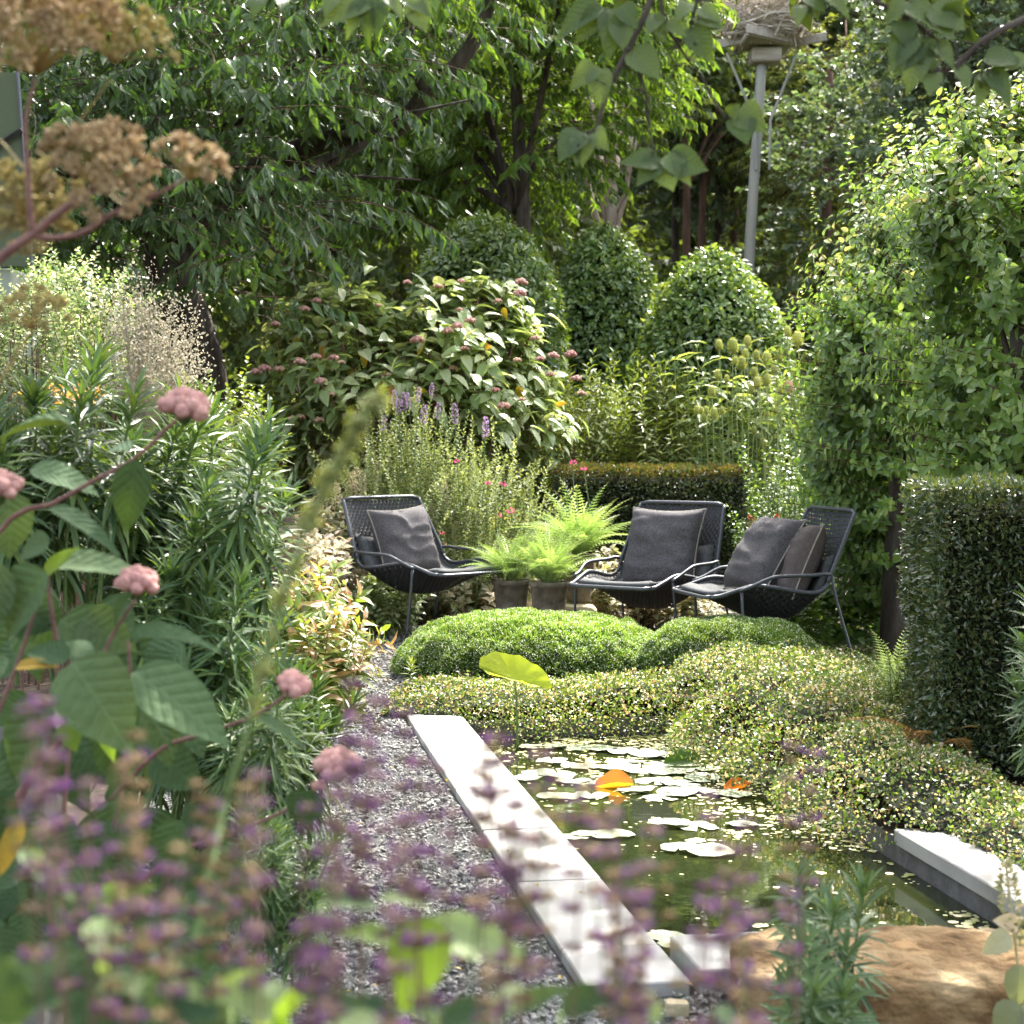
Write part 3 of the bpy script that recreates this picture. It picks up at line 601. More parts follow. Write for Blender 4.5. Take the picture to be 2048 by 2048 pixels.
def padm():
    """thin quilted pad lying on the sling from the lower back to the front edge"""
    g = G(); nt_, ns = 34, 15; T = np.linspace(9, 44.6, nt_); Sx = np.linspace(-.9, .9, ns); V = []
    for dn0 in (1, 0):
        for t_ in T:
            ee = min((t_-9)/1.5, (44.6-t_)/1.5, 1); se = np.clip((.9-np.abs(Sx))/.1, 0, 1)
            q = .55+.45*np.abs(np.sin((t_-9)*.62)); th = .012+dn0*(.034*np.sqrt(np.clip(ee, 0, 1))*np.sqrt(se)*q)
            p = shell(np.full(ns, t_), Sx, 0*Sx); i = int(min(t_, 44)); tg = norm(cent[i+1]-cent[i]); nr_ = np.array([0, -tg[1], tg[0]]); V.append(p+nr_*th[:, None])
    V = np.concatenate(V); i, j = np.meshgrid(np.arange(nt_-1), np.arange(ns-1), indexing='ij'); F = np.stack([i*ns+j, (i+1)*ns+j, (i+1)*ns+j+1, i*ns+j+1], -1).reshape(-1, 4)
    o = nt_*ns; b1 = [(i*ns, (i+1)*ns, o+(i+1)*ns, o+i*ns) for i in range(nt_-1)]+[((i+1)*ns+ns-1, i*ns+ns-1, o+i*ns+ns-1, o+(i+1)*ns+ns-1) for i in range(nt_-1)]
    b1 += [(j+1, j, o+j, o+j+1) for j in range(ns-1)]+[((nt_-1)*ns+j, (nt_-1)*ns+j+1, o+(nt_-1)*ns+j+1, o+(nt_-1)*ns+j) for j in range(ns-1)]
    g.add(V, np.concatenate([F, F[:, ::-1]+o, np.array(b1)])); return g.mesh('seat_pad', M['seatpad'], True)
gpd = padm()
def pillow(sz, th, seed, mat, seammat='seam'):
    k = 27; lin = np.linspace(-1, 1, k); a, b = np.meshgrid(lin, lin, indexing='ij'); a = a.ravel(); b = b.ravel()
    pin = 1-.09*(1-np.abs(b)**2)*np.abs(a)**6; pin2 = 1-.09*(1-np.abs(a)**2)*np.abs(b)**6
    x = a*pin*sz/2; z = b*pin2*sz/2
    h = th/2*np.clip((1-a**4)*(1-b**4), 0, 1)**.55
    P = np.stack([x, z, 0*x], -1)
    wr = .020*(1-np.abs(vnoise(P*np.array([3.5, 9, 1])+seed, seed, 3)))**3+.008*vnoise(P*9+seed, seed+3, 2); wr *= np.clip(h/(th/2), 0, 1)
    g = G(); V1 = np.stack([x, h+wr, z], -1); V2 = np.stack([x, -(h+wr*.5), z], -1)
    i, j = np.meshgrid(np.arange(k-1), np.arange(k-1), indexing='ij'); F = np.stack([i*k+j, i*k+j+1, (i+1)*k+j+1, (i+1)*k+j], -1).reshape(-1, 4)
    g.add(np.concatenate([V1, V2]), np.concatenate([F, F[:, ::-1]+k*k])); me = g.mesh('cover', M[mat], True)
    idx = [i*k for i in range(k)]+[(k-1)*k+j for j in range(1, k)]+[i*k+k-1 for i in range(k-2, -1, -1)]+[j for j in range(k-2, 0, -1)]
    pp = V1[idx]; pp = np.concatenate([pp, pp[:1]]); g2 = G(); tube(g2, pp, .0055, 5); return me, g2.mesh('piping', M[seammat], True)
def chair(loc, fwd, label, sc=(1, 1, 1)):
    rz = math.atan2(-fwd[0], fwd[1]); t = thing('lounge_chair', label, 'lounge chair', loc, 'low woven lounge chairs on the gravel', rz)
    t.scale = sc; local(t, 'woven_sling', gw); local(t, 'frame', gf); local(t, 'seat_pad', gpd)
    for a in arms: local(t, 'armrest', a)
    for l_ in legs: local(t, 'leg', l_)
    return t, rz
def put_pillow(chairloc, rz, pos, tilt, sz, th, seed, mat, label, twist=0.0, roll=0.0, name='cushion'):
    from mathutils import Euler, Matrix
    me, pi = pillow(sz, th, seed, mat); t = thing(name, label, 'cushion', (0, 0, 0), 'dark cushions on the lounge chairs')
    Mx = Matrix.Translation(chairloc) @ Matrix.Rotation(rz, 4, 'Z') @ Matrix.Translation(pos) @ Matrix.Rotation(twist, 4, 'Z') @ Matrix.Rotation(tilt, 4, 'X') @ Matrix.Rotation(roll, 4, 'Y')
    t.matrix_basis = Mx; local(t, 'cover', me); local(t, 'piping', pi)
C3 = (1.70, 10.48, GZ+.03); C1 = (-.777, 12.365, .0); C2 = (.98, 11.27, .0)
_, r1 = chair(C1, (.68, -.73), 'woven lounge chair with one grey cushion, alone left of the fern pots')
_, r2 = chair(C2, (-.57, -.82), 'woven lounge chair with one big square cushion, before the clipped hedge', (.9, .9, 1))
_, r3 = chair(C3, (-.97, -.25), 'woven lounge chair seen from the side with two cushions, nearest the pear trees', (.97, .89, 1))
put_pillow(C1, r1, (.01, .075, .60), math.radians(20), .50, .19, 2, 'cushion', 'rumpled grey square cushion with pale piping on the left lounge chair', 0, .05)
put_pillow(C2, r2, (0, .07, .625), math.radians(18), .52, .18, 5, 'cushion', 'large dark square cushion with pale edging on the middle lounge chair')
put_pillow(C3, r3, (.02, .24, .64), math.radians(33), .50, .20, 8, 'cushion', 'front charcoal cushion leaning in the chair seen from the side', .1)
put_pillow(C3, r3, (-.10, .10, .60), math.radians(25), .46, .19, 9, 'cushionb', 'brownish cushion with a pointed corner behind the charcoal one', -.12, .1)

# ------------------------------------------------------------------ fern pots
def potm():
    g = G(); prof = [(.0, .0), (.082, .0), (.086, .008), (.104, .15), (.118, .27), (.128, .275), (.130, .30), (.122, .304), (.114, .30), (.112, .27), (0, .262)]
    k = 28; V = []; 
    for r, z in prof:
        for a in np.arange(k)*2*np.pi/k: V.append((r*math.cos(a), r*math.sin(a), z))
    F = [(i*k+j, i*k+(j+1) % k, (i+1)*k+(j+1) % k, (i+1)*k+j) for i in range(len(prof)-1) for j in range(k)]
    g.add(V, np.array(F)); return g.mesh('pot', M['pot'], True)
pme = potm()
def frondT(mat=0, n=20, arch=.45):
    """fern frond of length 1 along +x arching down, with narrow pinnae both sides"""
    g = G(); xs = np.linspace(0, 1, 14); z = .35*xs-arch*1.35*xs**2.2; pts = np.stack([xs, 0*xs, z], -1); tube(g, pts, np.linspace(.008, .002, 14), 3, 0, 0, False)
    t = np.linspace(.12, .985, n); L = .19*np.sin(np.pi*np.clip(t*.93+.07, 0, 1))**.8*(1.05-.35*t)
    for s_ in (-1, 1):
        P = np.stack([t, 0*t, .35*t-arch*1.35*t**2.2], -1); A_ = np.stack([.35+0*t, s_+0*t, -.15+0*t], -1)
        T = rhomb(.15, .1, .25, .3); g.place(T, P, basis(A_, [[0, 0, 1.]]*n), L, np.zeros(n))
        T2 = rhomb(.34, .1, .1, .4); Pm = P+norm(A_)*(L*.45)[:, None]; g.place(T2, Pm, basis(A_+[[.9, 0, 0]], [[0, 0, 1.]]*n), L*.24, np.zeros(n)); g.place(T2, Pm*1.0, basis(A_-[[.9, 0, 0]], [[0, 0, 1.]]*n), L*.2, np.zeros(n))
    return g
frT = [frondT(0, 21, a) for a in (.35, .55, .8)]
frM = [f.mesh('frond', M['fern']) for f in frT]; frR = [f.mesh('frond', M['fernr']) for f in frT]
def fern(name, c, n, L, label, meshes=frM, spread=1.0, group=None, withpot=False, el=(.55, 1.45), lean=(0, 0)):
    t = thing(name, label, 'fern', tuple(c), group)
    for i in range(n):
        az = 2*np.pi*i/n+R(-.4, .4); e_ = R(*el); A_ = np.array([math.cos(az)*math.cos(e_)+lean[0], math.sin(az)*math.cos(e_)+lean[1], math.sin(e_)])
        B_ = basis([A_], [[-math.cos(az)*.3, -math.sin(az)*.3, 1.]])[0]
        inst(meshes[rng.integers(0, 3)], 'frond', t, c+np.array([math.cos(az), math.sin(az), 0])*.02, B_, L*R(.7, 1.1))
    return t
for (px, py, Y, nf, L, lp, lf, s_, z) in [(511, 612, 12.0, 48, .42, 'weathered clay pot on the left of the three, with a fern', 'pale green fern in the left clay pot', 1.0, .03),
                                    (549, 612, 11.75, 58, .44, 'dark clay pot in the middle of the three, nearest', 'bright green fern in the middle clay pot', 1.02, .03),
                                    (578, 597, 12.25, 52, .52, 'clay pot standing on the sandstone block behind', 'tall fern in the rear pot on the stone block', .95, .20)]:
    p = PT(px, py, Y); p[2] = z; o = link('clay_pot', pme, None, None, lp, 'pot', 'clay fern pots between the chairs', p); o.scale = (s_, s_, s_*1.12)
    fern('potted_fern', p+np.array([0, 0, .28*s_*1.12]), nf, L, lf, group='ferns in clay pots')

# ------------------------------------------------------------------ stork nest on its pole
b0 = PT(749, 262, 25.5); t0 = PT(762, 58, 25.5); base = np.array([b0[0]-(t0[0]-b0[0])*.95, 25.5, GZ])
t = thing('nest_pole', 'tall weathered wooden pole carrying a stork nest platform above the trees', 'nest pole', tuple(base))
g = G(); tube(g, smooth_path([base, b0, (b0+t0)/2, t0], 14), np.linspace(.085, .072, 14), 12); g.build('pole', M['pole'], t, True)
for dx in (-.16, .15):
    g = G(); tube(g, [t0+[dx*.6, -.1, -1.6], t0+[dx*.7, -.1, -.9], t0+[dx*3.2, -.1, .05]] if dx else [t0+[.06, -.1, -1.7], t0+[.06, -.1, -.2]], .02, 6); g.build('brace', M['pole'], t)
pc = PT(765, 44, 25.5); g = G(); box(g, (0, 0, 0), (.42, .42, .2), 0, .02); g.build('platform_block', M['plank'], t).location = tuple(pc+[0, 0, -.18])
RZ = rotz(np.array(.75))
for i in range(7):
    g = G(); box(g, (0, (i-3)*.135, 0), (.96, .11, .035), 0, .006, RZ); o = g.build('plank', M['plank'], t); o.location = tuple(pc+[0, 0, -.03])
for (x, y, a_) in ((0, -.49, 0), (0, .49, 0), (-.49, 0, 1), (.49, 0, 1)):
    g = G(); box(g, (x, y, 0), (.98 if not a_ else .05, .05 if not a_ else .93, .12), 0, .006, RZ); g.build('edge_board', M['plank'], t).location = tuple(pc+[0, 0, .03])
g = G(); n = 900; a_ = R(0, 6.28, n); r_ = R(.25, .62, n); z_ = R(0, .5, n); P = pc+np.stack([r_*np.cos(a_), r_*np.sin(a_), .06+z_*.98], -1)
tg = np.stack([-np.sin(a_), np.cos(a_), R(-.5, .5, n)], -1)+rng.normal(size=(n, 3))*.35
stk = G(); tube(stk, [(-.5, 0, 0), (0, .03, .02), (.5, 0, 0)], .02, 3)
g.place(stk, P, basis(tg, rdir(n, 1)), R(.25, .6, n)); bm = G(); bm.place(B_MD, [pc+[0, 0, .28]], None, np.array([[.5, .5, .3]])); V_, v_, F_ = bm.flat(); g.place((V_, v_, F_), [[0, 0, 0]])
nest = g.build('stork_nest', M['straw'], None, False, None, 'bulky nest of sticks on the pole platform', 'nest')
def stork(p, rz, label, up=1.0, lie=False):
    t = thing('stork', label, 'stork', tuple(p), 'storks on the nest', rz); Hh = .12 if lie else .34
    g = G(); sp = smooth_path([(-.33, 0, Hh+.02), (-.22, 0, Hh+.08), (0, 0, Hh+.14), (.16, 0, Hh+.2), (.22, 0, Hh+.32), (.2, 0, Hh+.46*up), (.25, 0, Hh+.55*up), (.31, 0, Hh+.55*up)], 22)
    tube(g, sp, np.interp(np.linspace(0, 1, 22), [0, .12, .35, .5, .6, .7, .85, .93, 1], [.015, .08, .125, .1, .055, .035, .032, .045, .02]), 12); local(t, 'body', g.mesh('body', M['white'], True))
    g = G(); tube(g, [(.31, 0, Hh+.55*up), (.5, 0, Hh+.5*up)], [.016, .003], 6); local(t, 'bill', g.mesh('bill', M['bill'], True))
    for s_ in (-1, 1):
        g = G(); tube(g, smooth_path([(.1, .1*s_, Hh+.16), (-.1, .115*s_, Hh+.1), (-.28, .07*s_, Hh+.05), (-.42, .02*s_, Hh+.0)], 9), [.02, .06, .075, .07, .06, .05, .04, .025, .006], 8); local(t, 'wing', g.mesh('wing', M['black'], True))
        g = G(); tube(g, [(0, .04*s_, Hh+.05), (.02, .04*s_, Hh*.5), (0, .04*s_, 0)], .011, 5); tube(g, [(0, .04*s_, .008), (.08, .05*s_, .005)], .008, 4); local(t, 'leg', g.mesh('leg', M['bill'], True))
stork(pc+[-.31, -.1, .5], 1.2, 'left white stork standing on the nest'); stork(pc+[.03, .05, .5], 2.6, 'middle white stork on the nest, sitting low', lie=True); stork(pc+[.27, -.08, .5], -.3, 'right white stork on the nest with black tail feathers', lie=True)

# ------------------------------------------------------------------ vegetation builders
def leafparts(parent, meshes, P, Mx, sc, name='leaf'):
    for i in range(len(P)): inst(meshes[i % len(meshes)], name, parent, P[i], Mx[i], sc[i])
def sprayT(nl=14, L=.7, leaf=L_RHN, ls=.13, hang=.8, sag=.25, mat_twig=1):
    """a twig along +x with leaves hanging in loose ranks"""
    g = G(); xs = np.linspace(0, 1, 5); pts = np.stack([xs*L, .03*np.sin(xs*5), -sag*L*xs**2], -1); tube(g, pts, np.linspace(.006, .002, 5), 3, mat_twig, 0, False)
    t = np.sqrt(R(.06, 1, nl)); P = np.stack([t*L, .03*np.sin(t*5), -sag*L*t**2], -1)
    A_ = np.stack([R(.1, .9, nl), R(-1, 1, nl), -R(hang*.5, hang*1.5, nl)], -1); g.place(leaf, P, basis(A_, rdir(nl, .6)), ls*R(.7, 1.15, nl)); return g
def ellipts(n, E, shell_=.55, seed=0):
    """points in a union of ellipsoids, more towards the outside; E rows: cx cy cz rx ry rz"""
    E = np.asarray(E, float); vol = E[:, 3]*E[:, 4]*E[:, 5]; k = rng.choice(len(E), n, p=vol/vol.sum()); d = rdir(n); r = R(shell_**3, 1, n)**(1/3)
    nzv = 1+.16*vnoise(d*2+k[:, None]*3.1, seed, 3); P = E[k, :3]+d*E[k, 3:]*(r*nzv)[:, None]; return P, d
def prune(P, fr=.25, seed=0, sc=1.0):
    return P[vnoise(P*sc, seed, 3) > -fr]
def trunk(g, pts, rad, k=9, n=16, mat=0, wob=.0):
    p = smooth_path(pts, n); p = p+wob*rng.normal(size=p.shape)*np.array([1, 1, .2]); tube(g, p, np.linspace(rad[0], rad[1], n), k, mat)
def limbs(g, P0, targets, r=.06, sag=.15, mat=0):
    for T_ in targets:
        m_ = (P0+T_)/2+np.array([R(-.2, .2), R(-.2, .2), sag*np.linalg.norm(T_-P0)]); trunk(g, [P0, m_, T_], (r, r*.25), 6, 8, mat)
def tree(name, label, cat, E, n, leafmat, base, top, rad, bark='bark', spray=None, sc=1.0, group=None, dropf=.35, shell_=.35, seed=0, nlimb=7, droop=.35, extra=None):
    t = thing(name, label, cat, tuple(base), group); g = G(); trunk(g, [base, (np.array(base)*.5+np.array(top)*.5)+[R(-.1, .1), 0, 0], top], rad, 9, 14)
    Pc, _ = ellipts(nlimb, E, .5, seed); limbs(g, np.array(top)*.7+np.array(base)*.3, Pc, rad[1]*.9)
    if extra: extra(g)
    g.build('trunk', M[bark], t, True)
    P, d = ellipts(n, E, shell_, seed); P = P[vnoise(P*.9, seed, 3) > -dropf]; P = P[P[:, 2] > .15]; k = len(P)
    c = E[0][:3]; A_ = norm(P-np.array([c[0], c[1], c[2]-1.0]))+rng.normal(size=(k, 3))*.45; A_[:, 2] = A_[:, 2]*.5-droop*.3
    g = G(); q = rng.integers(0, len(spray), k)
    for i, s_ in enumerate(spray):
        mk = q == i; g.place(s_, P[mk], basis(A_[mk], [[0, 0, 1.]]*mk.sum()), sc*R(.75, 1.25, mk.sum()))
    g.build('crown', [M[leafmat], M['twig']], t, False, 'stuff'); return t
# ------------------------------------------------------------------ far wood and dark backing
g = G(); nx, nz = 60, 12; X = np.linspace(-60, 60, nx); V = []; 
for b_ in range(nz):
    z = -.5+18*b_/(nz-1); V.append(np.stack([X, 52+4*np.sin(X*.2)+z*.5+1.5*vnoise(np.stack([X, X*0+z, X*0], -1)*.3, 2), X*0+z+1.2*vnoise(np.stack([X, X*0+z, X*0+3], -1)*.25, 4)*(b_ > 0)], -1))
i, j = np.meshgrid(np.arange(nz-1), np.arange(nx-1), indexing='ij'); F = np.stack([i*nx+j, i*nx+j+1, (i+1)*nx+j+1, (i+1)*nx+j], -1).reshape(-1, 4)
g.add(np.concatenate(V), F); g.build('wood_backing', M['core'], None, True, 'structure')  # added dark sheet that blocks the sky behind the trees
wl = sprayT(9, .9, L_RHW, .34, .5, .2)
n = 9000; P = np.stack([R(-17, 17, n), R(36, 46, n), 13*R(0, 1, n)**1.1], -1); P = P[vnoise(P*.5, 9, 3) > -.45]; k = len(P)
g = G(); g.place(wl, P, basis(rdir(k, -.2, .5), [[0, 0, 1.]]*k), R(.7, 1.5, k))
g.build('far_wood', [M['wood'], M['twig']], kind='stuff', label='far wood closing the view behind the garden', cat='wood')
# trees of the middle distance
SP = {'wood': [sprayT(12, .8, L_RHW, .17, .5, .2) for _ in range(3)], 'grey': [sprayT(13, .6, L_RHW, .13, .4, .1) for _ in range(3)], 'larch': [sprayT(22, .8, L_RHN, .12, .9, .5) for _ in range(3)],
      'cherry': [sprayT(15, .75, leafT([.42], [1], .3, .4, .34), .16, 1.0, .22) for _ in range(6)]}
def TT(px, py, Y): return list(PT(px, py, Y))
def EL(px, py, Y, rx, ry, rz): return TT(px, py, Y)+[rx, ry, rz]
back = 'trees standing behind the clipped domes'
tree('background_tree', 'dark green tree filling the gap behind the big cherry on the left', 'tree', [EL(40, 120, 25, 2.6, 1.8, 4), EL(180, 60, 26, 2.5, 1.6, 4)], 1700, 'wood', PT(110, 440, 25)*[1, 1, 0], PT(110, 60, 25), (.2, .08), 'bark', SP['wood'], 1.0, back, seed=3)
tree('background_tree', 'mid green tree seen through the cherry canopy', 'tree', [EL(330, 100, 26, 2.4, 1.6, 4.2), EL(420, 200, 25, 1.8, 1.4, 3)], 1700, 'wood', PT(340, 440, 26)*[1, 1, 0], PT(330, 60, 26), (.2, .08), 'bark', SP['wood'], 1.0, back, seed=5)
def multi(g):
    for (x0, x1, r) in ((600, 574, .07), (606, 588, .05), (610, 607, .09), (614, 632, .06), (608, 592, .04), (604, 640, .035)):
        trunk(g, [PT(608, 300, 24)*[1, 1, 0]+[0, 0, 1.2], PT(x0, 250, 24), PT((x0+x1)/2+3, 195, 24), PT(x1, 120, 24)], (r, r*.45), 7, 10)
tree('background_tree', 'multi stemmed tree with bare pale trunks showing above the middle dome', 'tree', [EL(590, 60, 27.5, 1.5, 1.0, 1.5), EL(645, 40, 29, 1.3, .8, 1.6)], 1050, 'wood', PT(608, 440, 24)*[1, 1, 0], PT(612, 90, 24), (.13, .06), 'bark_pale', SP['wood'], .9, back, seed=6, extra=multi, nlimb=3)
for (px, Y, r, lab, bk, sd, cy_) in [(672, 31, .09, 'slim tree behind the gap left of the nest pole, leftmost of the thin trunks', 'bark', 11, 90), (692, 29, .085, 'slim brown trunk tree left of the nest pole', 'bark_red', 12, 60),
                       (706, 30, .08, 'slim slightly leaning trunk tree close left of the nest pole', 'bark_red', 13, 100), (733, 32, .1, 'dark reddish trunk tree just left of the nest pole', 'bark_red', 14, 70), (764, 31, .1, 'tree trunk rising just behind the nest pole', 'bark', 15, 60)]:
    tree('background_tree', lab, 'tree', [EL(px, cy_, Y+1.5, 1.3, .7, 2.0)], 380, 'grey' if sd % 2 else 'wood', PT(px-4, 440, Y)*[1, 1, 0], PT(px+R(-6, 10), 40, Y), (r, r*.6), bk, SP['wood'], .9, back, seed=sd, nlimb=4)
tree('background_tree', 'soft yellow green feathery tree right of the stork nest', 'tree', [EL(845, 125, 29.5, 1.4, 1.0, 1.7), EL(815, 215, 30, .9, 1.0, 1.5)], 1300, 'larch', PT(830, 440, 28.5)*[1, 1, 0], PT(830, 60, 28.5), (.14, .05), 'bark_red', SP['larch'], .8, back, seed=17)
tree('background_tree', 'large grey green tree behind the pear trees on the right', 'tree', [EL(835, 190, 26.5, .9, .9, 2.0), EL(955, 130, 25, 1.8, 1.6, 3.4), EL(1040, 120, 24, 2.0, 1.6, 3.6), EL(880, 260, 26.5, 1.3, 1.0, 2.4), EL(850, 370, 26.5, 1.0, 1.0, 1.2)], 4200, 'grey', PT(960, 440, 24)*[1, 1, 0], PT(960, 60, 24), (.25, .1), 'bark', SP['grey'], 1.0, back, seed=19)
tree('background_tree', 'green tree filling the top centre behind the hanging branches', 'tree', [EL(700, -10, 33, 3.5, 1.6, 1.6), EL(840, 10, 33, 2.5, 1.4, 1.6)], 1200, 'wood', PT(720, 440, 33)*[1, 1, 0], PT(720, 60, 33), (.16, .07), 'bark', SP['wood'], 1.0, back, seed=21)
tree('understorey_shrub', 'dim green undergrowth between the thin trunks', 'shrub', [EL(690, 330, 27, 2.0, 1, 1.3), EL(790, 340, 28, 1.6, 1, 2.0), EL(590, 300, 27, 1.0, 1, 1.3)], 1000, 'wood', PT(700, 440, 27)*[1, 1, 0], PT(700, 330, 27), (.05, .02), 'bark', SP['wood'], .8, seed=23)

# ------------------------------------------------------------------ big cherry tree on the left
cb = PT(207, 440, 15.5)*[1, 1, 0]
t = thing('cherry_tree', 'big dark cherry tree with leaning trunk and thick horizontal limb at upper left', 'tree', tuple(cb))
g = G(); trunk(g, [cb, PT(205, 400, 15.5), PT(185, 310, 15.5), PT(160, 240, 15.6), PT(150, 130, 15.8), PT(150, 40, 16), PT(160, -80, 16)], (.24, .13), 12, 26, 0, .006)
trunk(g, [PT(172, 270, 15.5), PT(225, 190, 15.6), PT(300, 150, 15.5), PT(345, 136, 15.4), PT(385, 134, 15.3), PT(404, 122, 15.2), PT(428, 92, 15.1), PT(470, 48, 15), PT(500, -20, 15)], (.13, .055), 10, 26, 0, .004)
trunk(g, [PT(428, 92, 15.1), PT(412, 60, 15), PT(408, -20, 15)], (.06, .03), 8, 10)
trunk(g, [PT(380, 136, 15.3), PT(370, 100, 15.0), PT(385, 80, 14.8)], (.035, .012), 6, 8)
trunk(g, [PT(165, 255, 15.5), PT(100, 190, 15.2), PT(20, 150, 15)], (.09, .04), 8, 12)
trunk(g, [PT(155, 180, 15.7), PT(230, 110, 16.2), PT(330, 40, 16.5), PT(380, -60, 16.6)], (.08, .04), 8, 12)
ctips = []
for (x, y) in [(60, 60), (230, 120), (300, 60), (260, 200), (330, 210), (420, 180), (200, 170), (240, 260), (380, 230), (300, 290), (90, 250), (470, 100)]:
    p = PT(x, y, R(13.6, 15)); ctips.append(p); trunk(g, [PT(165+R(-8, 8), 230+R(-40, 20), 15.5) if x < 330 else PT(380, 136, 15.3), (PT(x, y, 14.8)+PT(200, 160, 15))/2, p], (.035, .008), 5, 8)
g.build('trunk', M['bark'], t, True)
poly = [(-60, -90), (560, -90), (500, 20), (455, 80), (415, 125), (385, 160), (360, 190), (335, 215), (308, 250), (280, 285), (250, 320), (232, 300), (215, 290), (150, 270), (60, 262), (-60, 260)]
n = 5200; x = R(-60, 560, n); y = R(-90, 385, n); k = inpoly(x, y, poly); x, y = x[k], y[k]
Y = 13.2+4.0*R(0, 1, len(x))**.8; lim_ = [(160, 245), (185, 310), (205, 400), (207, 440)], [(330, 141), (345, 136), (385, 134), (404, 122), (428, 92), (470, 48), (500, -20)]
for L_, w_ in zip(lim_, (46, 40)):
    dd = np.full(len(x), 1e9)
    for a_, b_ in zip(L_[:-1], L_[1:]):
        a_, b_ = np.array(a_, float), np.array(b_, float); q_ = np.stack([x, y-14], -1); u_ = np.clip(((q_-a_)@(b_-a_))/((b_-a_)@(b_-a_)), 0, 1); dd = np.minimum(dd, np.linalg.norm(q_-(a_+u_[:, None]*(b_-a_)), axis=1))
    kq = ~((dd < w_) & (Y < 15.6) & (R(0, 1, len(x)) < .97)); x, y, Y = x[kq], y[kq], Y[kq]
P = np.stack([(x-512)*Y/FPX, Y, H0-(y-HZ)*Y/FPX], -1)
lay = vnoise(P*np.array([.9, .9, 2.6]), 31, 3); P = P[lay > -.18]; k = len(P)
A_ = np.stack([rng.normal(size=k), rng.normal(size=k)-.5, R(-.35, .15, k)], -1)
lit = (P[:, 0] > PT(420, 0, 15)[0]-.0) & (R(0, 1, k) < .75)  # sunlit leaf colour painted on the right side of the crown
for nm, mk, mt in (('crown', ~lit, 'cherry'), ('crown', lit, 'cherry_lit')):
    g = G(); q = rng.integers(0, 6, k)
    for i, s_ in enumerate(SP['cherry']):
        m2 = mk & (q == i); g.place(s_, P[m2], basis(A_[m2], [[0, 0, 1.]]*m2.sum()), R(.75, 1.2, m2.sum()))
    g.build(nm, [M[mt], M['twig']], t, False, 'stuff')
lm = [leafT([.2, .5, .8], [.7, 1, .6], .3, .35, .36).mesh('leaf', M['cherry'])]
k = 240; idx = rng.choice(np.where(P[:, 1] < 14.3)[0], k); PP = P[idx]+rng.normal(size=(k, 3))*.1
leafparts(t, lm, PP, basis(np.stack([R(-.7, .7, k), R(-.7, 0, k), -R(.5, 1.3, k)], -1), rdir(k, .4)+[0, -.6, 0]), R(.12, .17, k))
tree('cherry_tree', 'lighter sunlit cherry behind the horizontal limb, drooping towards the domes', 'tree', [EL(505, 70, 20.5, .95, 1.0, 1.5), EL(460, 135, 20.8, .75, .8, .8), EL(420, 60, 21, .8, .8, 1.2), EL(400, 170, 21, .6, .6, .6), EL(605, 55, 21, .5, .8, .9), EL(560, 0, 19, 1.0, 1, .8)], 2300, 'cherry_lit', PT(520, 440, 20)*[1, 1, 0], PT(515, 60, 19.5), (.14, .06), 'bark', SP['cherry'], 1.0, seed=33, dropf=.45)

# ------------------------------------------------------------------ clipped domes
def dome(px, top, Y, rx, prof, label, n, seed):
    x0 = (px-512)*Y/FPX; zt = H0-(top-HZ)*Y/FPX; t = thing('clipped_dome', label, 'topiary', (x0, Y, 0), 'clipped hornbeam domes')
    zz = np.linspace(0, 1, 40); rr = np.array([prof(z) for z in zz])*rx
    g = G(); k = 24; V = []
    for z, r in zip(zz, rr):
        for a in np.arange(k)*2*np.pi/k: V.append((x0+.84*r*math.cos(a), Y+.84*r*math.sin(a), z*zt*.95))
    i, j = np.meshgrid(np.arange(39), np.arange(k), indexing='ij'); F = np.stack([i*k+j, i*k+(j+1) % k, (i+1)*k+(j+1) % k, (i+1)*k+j], -1).reshape(-1, 4); g.add(V, F); g.build('inner_core', M['core'], t, True)
    z = R(0, 1, n*2); r = np.interp(z, zz, rr); k_ = R(0, 1, n*2) < (r+.15*rx)/rx; z, r = z[k_], r[k_]; m_ = len(z); a = R(0, 2*np.pi, m_)
    dz = 1e-3; dr = (np.interp(np.clip(z+.02, 0, 1), zz, rr)-np.interp(np.clip(z-.02, 0, 1), zz, rr))/(.04*zt)
    N = norm(np.stack([np.cos(a), np.sin(a), -dr], -1)); dep = R(-.16, .015, m_)+.035*vnoise(np.stack([np.cos(a)*rx, np.sin(a)*rx, z*zt], -1)*3, seed, 3)
    P = np.stack([x0+r*np.cos(a), Y+r*np.sin(a), z*zt], -1)+N*dep[:, None]
    A_ = rng.normal(size=(m_, 3))+N*.6+[0, 0, -.5]; Nn = N*.9+rng.normal(size=(m_, 3))*.5+[0, 0, .45]
    g = G(); g.place(L_MID, P, basis(A_, Nn), R(.045, .085, m_)*(Y/16)**.3); g.build('foliage', M['dome'], t, False, 'stuff')
    f = np.where((np.sin(a) < -.3) & (dep > -.02))[0][:150]
    leafparts(t, domeleaf, P[f]+N[f]*.012, basis(A_[f], Nn[f]), R(.06, .085, len(f)))
domeleaf = [L_OV.mesh('leaf', M['dome'])]
dome(484, 213, 18.0, .81, lambda z: (1-max(0, (z-.62)/.38)**2.3)**.62 if z < 1 else 0, 'tall clipped dome on the left with its right edge in sun', 17000, 41)
dome(604, 222, 19.6, .65, lambda z: (1-max(0, (z-.58)/.42)**2.2)**.6 if z < 1 else 0, 'clipped dome in the middle, mostly shaded', 14000, 42)
dome(714, 247, 17.6, .9, lambda z: (1-max(0, (z-.3)/.7)**2.2)**.6 if z < 1 else 0, 'broad clipped dome on the right with a pointed sunlit top', 15000, 43)

